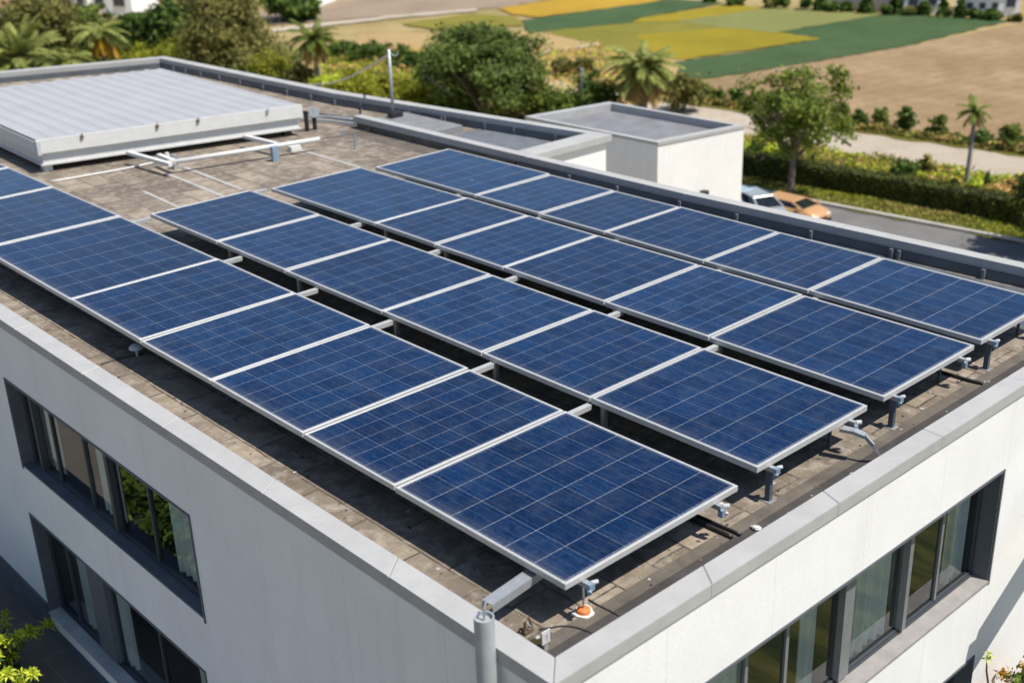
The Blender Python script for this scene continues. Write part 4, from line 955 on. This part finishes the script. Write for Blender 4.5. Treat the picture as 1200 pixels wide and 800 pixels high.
# clipped hedge
hp = [at(x, y, 0.06) for x, y in ((690,168),(780,186),(872,206),(950,219),(1033,233),(1100,246),(1168,258),(1215,270))]
rs = np.random.default_rng(5); hb = MB(); HH = 1.05; HW = 1.3
hroot = thing('hedge', 'long clipped dark green hedge between street verge and scrub', 'hedge', hp[0])
Cs, Ns, Ss = [], [], []
for a, b in zip(hp[:-1], hp[1:]):
    d = (b-a); Ld = d.length; d.normalize(); nn = Vector((-d.y, d.x, 0))
    if nn.dot(Vector((fw[0],fw[1],0))) < 0: nn = -nn
    P = [a, b+d*0.05, b+d*0.05+nn*HW, a+nn*HW]; T = [p+Vector((0,0,HH*0.93)) for p in P]
    hb.hexa([p+nn*0.06*(1 if i<2 else -1) for i,p in enumerate(P)]+[p+nn*0.06*(1 if i<2 else -1) for i,p in enumerate(T)])
    n = int(Ld*620); u = rs.uniform(0,Ld,n); face = rs.uniform(0,1,n); w_ = rs.uniform(0,1,n)
    A_ = np.array(a)[None]+np.array(d)[None]*u[:,None]
    bumpz = 0.07*np.sin(u*1.3)+0.05*np.sin(u*3.1)
    side = face < 0.5; top_ = face >= 0.62
    off = np.where(side, rs.normal(0,0.03,n), np.where(top_, w_*HW, HW+rs.normal(0,0.03,n))); zz = np.where(top_, HH+bumpz*0.5+rs.normal(0,0.02,n), w_*HH)
    Cs.append(A_+np.array(nn)[None]*off[:,None]+np.array([0,0,1])[None]*zz[:,None])
    Nn = rs.normal(size=(n,3))*0.6; Nn += np.where(top_[:,None], np.array([0,0,1.0])[None], np.where(side[:,None], -np.array(nn)[None], np.array(nn)[None])); Ns.append(Nn/np.linalg.norm(Nn,axis=1,keepdims=True)); Ss.append(0.065*rs.uniform(.6,1.5,n))
part(hb, 'core', plain('hedge_core', (0.015,0.022,0.008), 1.0), hroot)
card_mesh('foliage', np.concatenate(Cs), np.concatenate(Ns), np.concatenate(Ss), LF['hedge'], hroot, hp[0], rs)
# weeds between hedge and track, and along the verge
def scatter(name, pts, n, mats, hgt, z, seed, size=0.14):
    rs = np.random.default_rng(seed); P = np.array([list(p) for p in C_far(pts, z)])[:, :2]
    mn, mx = P.min(0), P.max(0); out = []
    def inside(q):
        c = np.zeros(len(q), bool); j = len(P)-1
        for i in range(len(P)):
            c ^= ((P[i,1] > q[:,1]) != (P[j,1] > q[:,1])) & (q[:,0] < (P[j,0]-P[i,0])*(q[:,1]-P[i,1])/(P[j,1]-P[i,1]+1e-9)+P[i,0]); j = i
        return c
    while sum(map(len,out)) < n:
        q = rs.uniform(mn, mx, (n*2,2)); out.append(q[inside(q)])
    q = np.concatenate(out)[:n]
    f = 0.5+0.5*np.sin(q[:,0]*0.9+1)*np.sin(q[:,1]*0.7)+rs.normal(0,0.25,n); sel = np.clip((f*len(mats)).astype(int),0,len(mats)-1)
    hz_ = hgt*(0.35+0.65*np.abs(np.sin(q[:,0]*0.55)*np.cos(q[:,1]*0.8)))
    C = np.concatenate([q, (z+rs.uniform(0,1,n)**1.4*hz_)[:,None]],1); N = rs.normal(size=(n,3)); N[:,2] = np.abs(N[:,2])+0.3; N /= np.linalg.norm(N,axis=1,keepdims=True)
    o = card_mesh(name, C, N, size*rs.uniform(.5,1.5,n), None, None, (0,0,0), rs, 0.4)
    for m in mats: o.data.materials.append(m)
    o.data.polygons.foreach_set('material_index', sel.astype(np.int32)); return tag(o, kind='stuff')
o = scatter('undergrowth', [(860,160),(1000,184),(1200,213),(1230,220),(1230,262),(1033,222),(860,192)], 17000, [LF['bright'],LF['weed'],LF['bright'],LF['straw'],LF['mid'],LF['weed']], 0.5, 0.04, 61, 0.14)
tag(o, 'mixed green and straw coloured weeds between hedge and dirt track', 'weeds')
o = scatter('verge_tufts', [(860,196),(1033,226),(1230,268),(1230,290),(1100,265),(943,235),(860,218)], 9000, [LF['weed'],LF['weed'],LF['mid'],LF['lime']], 0.10, 0.06, 62, 0.09)
tag(o, 'short yellow green grass tufts on the street verge', 'grass')
o = scatter('dry_grass', [(430,58),(640,62),(700,52),(800,92),(810,118),(700,130),(560,150),(380,120),(380,80)], 14000, [LF['straw'],LF['weed'],LF['bright'],LF['straw']], 0.5, 0.0, 63, 0.16)
tag(o, 'dry straw coloured grass on the slope behind the round tree', 'dry grass')
o = scatter('slope_grass', [(376,62),(500,66),(520,120),(470,122),(380,104)], 9000, [LF['mid'],LF['bright'],LF['weed']], 0.35, 0.0, 64, 0.16)
tag(o, 'soft green grass slope beyond the roof mast', 'grass')
o = scatter('thicket_floor', [(-60,60),(180,40),(340,60),(380,110),(180,110),(60,130),(-60,140)], 20000, [LF['dark'],LF['mid'],LF['olive'],LF['lime']], 1.6, 0.0, 65, 0.24)
tag(o, 'dense undergrowth filling the tree belt at the left', 'undergrowth')
o = scatter('field_edge_growth', [(800,112),(886,126),(1000,146),(1230,180),(1230,186),(1000,153),(886,132),(800,119)], 7000, [LF['weed'],LF['mid'],LF['straw'],LF['dark']], 0.55, 0.02, 66, 0.13)
tag(o, 'low scrubby growth along the edge of the ploughed field', 'scrub')
# individual plants in the scrub
for k, (bp_, ty, wp, mt, lb) in enumerate([((1117,224),206,10,'dark','small dark columnar conifer left of the slim palm'),((1156,224),196,13,'dark','dark columnar conifer right of the slim palm'),((951,204),178,8,'dark','dark columnar conifer behind the hedge by the street tree')]):
    b, h, wd = sizes(bp_, ty, wp); tree('columnar_conifer', lb, 'conifer', b, h, wd, LF[mt], 100+k, n=900, leaf=0.08, trunk=0.03, trunk_r=0.04, lob=6, shape='cone', group='columnar conifers behind the hedge', clumps=40)
for k, (bp_, ty, wp, mt, lb) in enumerate([((1142,232),212,34,'bright','bright lime shrub at the foot of the slim palm'),((1182,238),210,44,'straw','dry straw coloured shrub right of the slim palm'),((1058,208),186,32,'dark','dark green shrub among the weeds by the dirt track'),((886,184),166,22,'dark','dark shrub behind the hedge beside the annex'),((1082,206),178,18,'weed','tall dry weed clump at the edge of the dirt track'),((905,190),168,26,'bright','bright green shrub behind the hedge left of the street tree')]):
    b, h, wd = sizes(bp_, ty, wp); shrub('scrub_bush', lb, b, h, wd, LF[mt], 110+k, n=900, leaf=0.12, group='bushes among the weeds', clumps=24)
# shrub at the right edge by the street (its tree throws the shadow on the road)
b, h, wd = sizes((1228,296), 186, 90); tree('roadside_tree', 'dark bushy tree at the right end of the hedge shading the street', 'tree', b, h, wd, LF['hedge'], 31, n=5000, leaf=0.15, trunk=0.08, trunk_r=0.14, lob=7, clumps=70)

# ------------------------------------------------------------------ utility post
o = at(682,140,0); hu = height_to(o, 82); q = MB(); q.tube([o, o+Vector((0,0,hu))], [0.12,0.09], 10); q.box(o.x-0.12,o.x+0.12,o.y-0.12,o.y+0.12,hu,hu+0.06)
solo(q, 'utility_post', M['greypipe'], 'slim grey post rising behind the annex roof', 'post', org=(0,0,0))

# ------------------------------------------------------------------ far houses
def house(label, px0, px1, base_y, top_y, wallm, seed, nwin=2, flat=True, dep=6.0):
    a = at(px0, base_y, 0); b = at(px1, base_y, 0); d = (b-a); L_ = d.length; d.normalize(); nn = Vector((-d.y,d.x,0))
    if nn.dot(Vector((fw[0],fw[1],0))) < 0: nn = -nn
    h = height_to((a+b)/2, top_y); root = thing('far_house', label, 'house', a, 'white houses beyond the fields')
    q = MB(); P = [a, b, b+nn*dep, a+nn*dep]; q.hexa(P+[p+Vector((0,0,h)) for p in P]); part(q, 'wall', wallm, root)
    q = MB()
    if flat:
        e = 0.15; R_ = [a-d*e-nn*e, b+d*e-nn*e, b+d*e+nn*(dep+e), a-d*e+nn*(dep+e)]; q.hexa([p+Vector((0,0,h+0.001)) for p in R_]+[p+Vector((0,0,h+0.25)) for p in R_]); part(q, 'roof', M['greyw'], root)
    else:
        e = 0.4; R_ = [a-d*e-nn*e, b+d*e-nn*e, b+d*e+nn*(dep+e), a-d*e+nn*(dep+e)]; m1_ = (R_[0]+R_[3])/2+Vector((0,0,h+1.6)); m2_ = (R_[1]+R_[2])/2+Vector((0,0,h+1.6))
        R_ = [p+Vector((0,0,h+0.001)) for p in R_]; q.quad(R_[0],R_[1],m2_,m1_); q.quad(R_[2],R_[3],m1_,m2_); q.poly([R_[0],m1_,R_[3]]); q.poly([R_[1],R_[2],m2_]); part(q, 'roof', M['tileroof'], root)
    for k in range(nwin):
        c = a+d*L_*(k+0.5)/nwin; ww = min(1.3, L_/nwin*0.5); q = MB()
        q.bar(c-d*ww/2-nn*0.02+Vector((0,0,h*0.55)), c+d*ww/2-nn*0.02+Vector((0,0,h*0.55)), 0.05, h*0.38); wn_ = part(q, 'window', M['housewin'], root)
        q = MB(); q.bar(c-d*(ww/2+.1)-nn*0.03+Vector((0,0,h*0.35)), c+d*(ww/2+.1)-nn*0.03+Vector((0,0,h*0.35)), 0.12, 0.08); part(q, 'sill', M['greyw'], wn_)
    return root
house('white flat roofed villa behind the loose tree, left one', 74, 104, 16, -8, M['housew'], 1, 2)
house('white villa with a blue grey window above the yellowing palm', 108, 128, 15, -10, M['housew'], 2, 1)
house('tall blank white villa wall right of the yellowing palm', 128, 156, 19, -12, M['housew'], 3, 1)
house('low tile roofed white cottage at the left corner', -8, 26, 20, 8, M['housew'], 4, 2, False)
house('tiny white house beside the far dark tree', 352, 372, 9, -8, M['housew'], 5, 1)
house('white house at the right end of the far conifers', 1058, 1102, 17, -10, M['housew'], 6, 2)
house('long white house with dark windows at the top right', 1128, 1172, 19, -2, M['housew'], 7, 3)
house('tall blank white block at the top right', 1172, 1194, 19, -9, M['housew'], 8, 1)
q = MB(); a, b = at(955,9,0), at(1056,15,0); q.bar(a+Vector((0,0,1.8)), b+Vector((0,0,1.8)), 0.3, 3.6)
solo(q, 'garden_wall', M['pink'], 'long pink garden wall beyond the green fields', 'wall', org=a)
for k, (x, y, ty, wp) in enumerate([(903,10,-6,12),(918,10,-4,12),(943,12,-5,12),(962,13,-6,14),(978,14,3,14),(992,14,3,12),(1015,16,-2,16),(1038,17,6,14),(1049,17,-6,16),(1066,18,9,16),(1083,18,2,14),(1105,20,-8,12),(1125,21,-8,10),(1142,22,12,16),(1160,23,11,26),(1190,25,18,14),(860,6,-6,30),(830,3,-6,20)]):
    b, h, wd = sizes((x,y), ty, wp); up_ = (y-ty) > 17
    lab = ('tall dark conifer' if up_ else 'small dark bush') + f' in the far field boundary, number {k+1} of the row'
    lab = ('tall dark conifer' if up_ else 'dark rounded bush') + ' in the far boundary row, ' + ['left of the pink wall, first','left of the pink wall, second','at the left end of the pink wall','before the pink wall, first from left','before the pink wall, second from left','before the pink wall, third from left','before the pink wall, fourth from left','before the pink wall, fifth from left','at the right end of the pink wall','before the white house, left','before the white house, right','between the white houses, left','between the white houses, right','before the long white house, left','before the long white house, wide one','right of the tall blank block','above the narrow yellow field, wide','above the long green field, leftmost'][k]
    if up_: tree('boundary_conifer', lab, 'conifer', b, h, wd, LF['dark'], 130+k, n=700, leaf=0.3, trunk=0.04, trunk_r=0.1, lob=6, shape='cone', group='trees along the far field boundary', clumps=30)
    else: shrub('boundary_bush', lab, b, h, wd, LF['dark' if k % 3 else 'olive'], 130+k, n=450, leaf=0.3, group='trees along the far field boundary', clumps=18)

# ------------------------------------------------------------------ vehicles on the street
def car(label, pos, ang, paint, L_=4.0, W_=1.65, H_=1.42):
    root = thing('parked_car', label, 'car', pos, 'cars parked by the annex'); root.rotation_euler.z = ang
    # cross sections along the length (x), body below the belt and a cabin above
    body = MB(); prof = [(-2.0,0.45,0.72),(-1.92,0.28,0.86),(-1.2,0.25,0.93),(1.15,0.25,0.93),(1.8,0.27,0.78),(2.0,0.42,0.62)]
    prof = [(x*L_/4, a, b) for x, a, b in prof]; hw = W_/2; rings = []
    for x, a, b in prof:
        k = len(body.v); e = 0.92 if abs(x) > 1.85*L_/4 else 1.0
        body.v += [(x,-hw*e*0.94,a),(x,-hw*e,(a+b)/2),(x,-hw*e*0.93,b),(x,-hw*e*0.6,b+0.03),(x,hw*e*0.6,b+0.03),(x,hw*e*0.93,b),(x,hw*e,(a+b)/2),(x,hw*e*0.94,a)]; rings.append(k)
    for p, q in zip(rings[:-1], rings[1:]):
        for j in range(8): body.f.append((p+j, q+j, q+(j+1)%8, p+(j+1)%8)); body.m.append(0)
    body.f.append(tuple(rings[0]+j for j in range(8))); body.f.append(tuple(rings[-1]+j for j in reversed(range(8)))); body.m += [0,0]
    body.build('body', paint, root, True)
    def loft(name, secs, mat):
        m = MB(); k0 = []
        for x, w_, z_ in secs: k0.append(len(m.v)); m.v += [(x,-w_,z_),(x,w_,z_)]
        return m
    cab = MB(); zb = 0.93; zr = H_
    B4 = [(-1.75,-0.74*hw/0.82,zb),(0.95,-0.74*hw/0.82,zb),(0.95,0.74*hw/0.82,zb),(-1.75,0.74*hw/0.82,zb)]; T4 = [(-1.3,-0.58*hw/0.82,zr-0.04),(0.2,-0.58*hw/0.82,zr-0.04),(0.2,0.58*hw/0.82,zr-0.04),(-1.3,0.58*hw/0.82,zr-0.04)]
    cab.hexa(B4+T4); cb = cab.build('cabin_glass', M['carglass'], root)
    rf_ = MB(); rf_.box(-1.36, 0.26, -0.6*hw/0.82, 0.6*hw/0.82, zr-0.038, zr, b=0.03)
    for p, q in zip(B4, T4): rf_.bar(p, q, 0.07, 0.07)
    rf_.build('roof', paint, root)
    for sx in (-1.25*L_/4, 1.25*L_/4):
        for sy in (-1, 1):
            t = MB(); t.tube([(sx,sy*(hw-0.2),0.31),(sx,sy*(hw+0.01),0.31)], 0.31, 18); wl = t.build('wheel', M['tyre'], root)
            t = MB(); t.tube([(sx,sy*(hw+0.011),0.31),(sx,sy*(hw+0.02),0.31)], 0.19, 14); t.build('rim', M['chrome'], wl)
    t = MB(); t.box(-2.04*L_/4,-1.93*L_/4,-hw*.86,hw*.86,0.34,0.5,b=0.02); t.box(1.93*L_/4,2.04*L_/4,-hw*.86,hw*.86,0.32,0.48,b=0.02); t.build('bumper', M['black'], root)
    t = MB(); t.box(1.985*L_/4,2.012*L_/4,-0.3,0.3,0.50,0.60); t.build('grille', M['black'], root)
    for sy in (-1, 1):
        for xx_ in (-0.45, 0.5): t = MB(); t.box(xx_-0.012,xx_+0.012,sy*(hw+0.002)-0.006,sy*(hw+0.002)+0.006,0.36,0.9); t.build('door_seam', M['black'], root)
        t = MB(); t.box(-1.4*L_/4,1.4*L_/4,sy*(hw-0.01)-0.02,sy*(hw-0.01)+0.02,0.2,0.3); t.build('side_sill', M['black'], root)
    for sy in (-1, 1):
        t = MB(); t.box(1.88*L_/4,1.99*L_/4,sy*0.6*hw-0.16,sy*0.6*hw+0.16,0.58,0.72); t.build('headlight', M['lampwhite'], root)
        t = MB(); t.box(-2.02*L_/4,-1.95*L_/4,sy*0.62*hw-0.12,sy*0.62*hw+0.12,0.62,0.80); t.build('tail_light', M['lampred'], root)
        t = MB(); t.box(0.62,0.78,sy*(hw+0.02)-0.07,sy*(hw+0.02)+0.07,0.92,1.04); t.build('mirror', paint, root)
    return root
kd = (at(1100,266)-at(943,236)); kang = math.atan2(kd.y, kd.x)
rdir = (Vector((camo.location.x,camo.location.y,0)) - at(900,240)); rdir.z = 0
cang = math.atan2(rdir.y, rdir.x)
car('silver hatchback parked nose out between annex and street tree', at(890,260,0.03), cang+0.55, M['carpaint'], 3.3, 1.45, 1.34)
car('pale blue car mostly hidden behind the annex corner', at(868,254,0.03), cang+0.75, M['carblue'], 3.5, 1.5, 1.36)
car('low tan orange car parked beside the street tree trunk', at(930,261,0.03), cang+0.95, plain('tan_orange_paint', (0.58,0.33,0.16), 0.35, 0.2, 0.05), 3.2, 1.5, 1.2)

# ------------------------------------------------------------------ planting next to the building
def rosette(mb, c, d, L_, n, rg, m=0):
    d = Vector(d).normalized(); s = d.cross(Vector((0.3,0.7,0.2))).normalized(); t = d.cross(s)
    for k in range(n):
        a = 2.4*k; e = 0.25+1.15*(k/n); v = (d*math.cos(e)+(s*math.cos(a)+t*math.sin(a))*math.sin(e)).normalized(); sd = v.cross(d).normalized()*L_*0.13
        p0 = Vector(c); p1 = p0+v*L_*0.5+d*0.02; p2 = p0+v*L_*rg.uniform(.85,1.1)-Vector((0,0,L_*0.22))
        mb.quad(p0, p1-sd, p2, p1+sd, m)
def leafy_plant(name, label, base, stems, mat, cat, seed, L_=0.22, n=16):
    rg = random.Random(seed); root = thing(name, label, cat, base); fo = MB(); stm = MB(); b = Vector(base)
    for tip in stems:
        tip = Vector(tip); mid = b.lerp(tip, 0.55)+Vector((rg.uniform(-.08,.08), rg.uniform(-.08,.08), 0.1))
        stm.tube([b, mid, tip], [0.03,0.02,0.012], 6)
        rosette(fo, tip, (tip-mid).normalized()+Vector((0,0,0.8)), L_*rg.uniform(.85,1.2), n, rg)
        for f in (0.45,0.6,0.75,0.88): rosette(fo, mid.lerp(tip,f)+Vector((rg.uniform(-.04,.04),rg.uniform(-.04,.04),0)), Vector((rg.uniform(-.6,.6),rg.uniform(-.6,.6),0.7)), L_*0.85, 7, rg)
    part(fo, 'foliage', mat, root); part(stm, 'stem', M['bark'], root); return root
pb = at(-6, 800, TZ)
tips = [at(x, y, z) for x, y, z in ((20,746,3.5),(33,742,3.5),(9,790,3.6),(38,790,3.5),(2,752,3.3),(6,722,3.0),(-8,770,3.3),(14,770,2.9),(24,800,2.9),(-4,735,3.0),(54,734,3.2),(-10,795,3.5))]
leafy_plant('leafy_shrub', 'yellow green shrub with starry leaf rosettes on the paving below the left wall', Vector((pb.x,pb.y,TZ)), tips, LF['bright'], 'shrub', 3, 0.22, 18)
# dark lower foliage of the same bed
shrub('low_shrub', 'dark low shrub beneath the starry yellow green one', at(-14,806,TZ), 1.0, 1.5, LF['dark'], 151, n=1100, leaf=0.12)
pb = Vector((15.25, 6.55, TZ)); h1 = 18-12.05
s0 = at_y(1158,800,6.55); s1 = at_y(1157,768,6.55)
rg = random.Random(8); root = thing('sapling', 'thin bright green sapling in front of the sunlit front wall', 'sapling', pb)
t = MB(); t.tube([pb, Vector((s0.x,6.55,4.2)), s0, at_y(1156,785,6.55), s1], [0.03,0.026,0.018,0.016,0.010], 8); part(t, 'stem', M['bark'], root)
f = MB(); rosette(f, s1, (0.1,-0.3,1), 0.12, 9, rg); rosette(f, s1-Vector((0,0,0.06)), (-0.4,-0.4,0.6), 0.13, 6, rg); part(f, 'foliage', LF['bright'], root)
b = at_y(1212,800,6.75); b.z = TZ
shrub('flowering_shrub', 'orange flowering shrub against the front wall at the lower right', b, height_to(b, 762), 1.3, LF['flower'], 153, n=4200, leaf=0.055, clumps=80, tight=0.2)
b2 = at_y(1206,800,6.55); b2.z = TZ
shrub('green_shrub', 'green shrub growing through the orange flowering one', b2, height_to(b2, 778), 1.0, LF['mid'], 154, n=2200, leaf=0.06, clumps=50)

# planting beyond the left edge of the picture that the left windows mirror
for k, (x, y, hh, ww) in enumerate([(4.0,23.2,2.6,2.8),(3.2,26.4,2.2,2.4)]):
    shrub('garden_bush', ['large green garden bush on the left terrace opposite the windows','smaller green garden bush on the left terrace, farther back'][k], Vector((x,y,TZ)), hh, ww, LF['mid' if k else 'dark'], 160+k, n=2200, leaf=0.13, clumps=50)
# added slab outside the picture, shaped to cast a shadow band on the wall
caster = thing('shadow_caster', 'unseen grey slab on posts, added to cast shade on the front wall', 'shadow_caster', Vector((17.15,6.45,TZ)))
q = MB(); q.box(17.02,17.28,6.38,6.52,TZ,7.0); part(q, 'post', M['greypipe'], caster)
q = MB(); q.box(20.0,20.2,6.38,6.52,TZ,8.1); part(q, 'post', M['greypipe'], caster)
q = MB(); q.hexa([(17.0,6.38,6.35),(20.2,6.38,8.15),(20.2,6.52,8.15),(17.0,6.52,6.35),(17.3,6.38,7.15),(20.2,6.38,8.85),(20.2,6.52,8.85),(17.3,6.52,7.15)]); part(q, 'sloped_slab', M['greyw'], caster)

# grit and flakes lying on the roof
rs = np.random.default_rng(77); n = 520
X_ = np.where(rs.uniform(0,1,n) < 0.55, rs.uniform(7.5,8.6,n), rs.uniform(8.6,21,n)); Y_ = np.where(X_ < 8.6, rs.uniform(8,40,n), np.where(rs.uniform(0,1,n) < 0.4, rs.uniform(8.0,8.9,n), rs.uniform(26,34,n)))
q = MB()
for k in range(n):
    r_ = rs.uniform(0.006,0.05)*rs.uniform(0.3,1); a0 = rs.uniform(0,6.28); m_ = 5; z_ = ROOF+0.006+rs.uniform(0,0.008)
    q.poly([(X_[k]+r_*rs.uniform(.5,1.3)*math.cos(a0+j*6.283/m_), Y_[k]+r_*rs.uniform(.5,1.3)*math.sin(a0+j*6.283/m_), z_) for j in range(m_)], int(rs.choice([0,0,2,2,1])))
o = q.build('roof_grit', [M['concrete'], M['membrane'], plain('brown_grit', (0.12,0.09,0.06), 0.9)]); tag(o, 'flakes of grit and mortar scattered over the roof pavers', 'grit', kind='stuff')
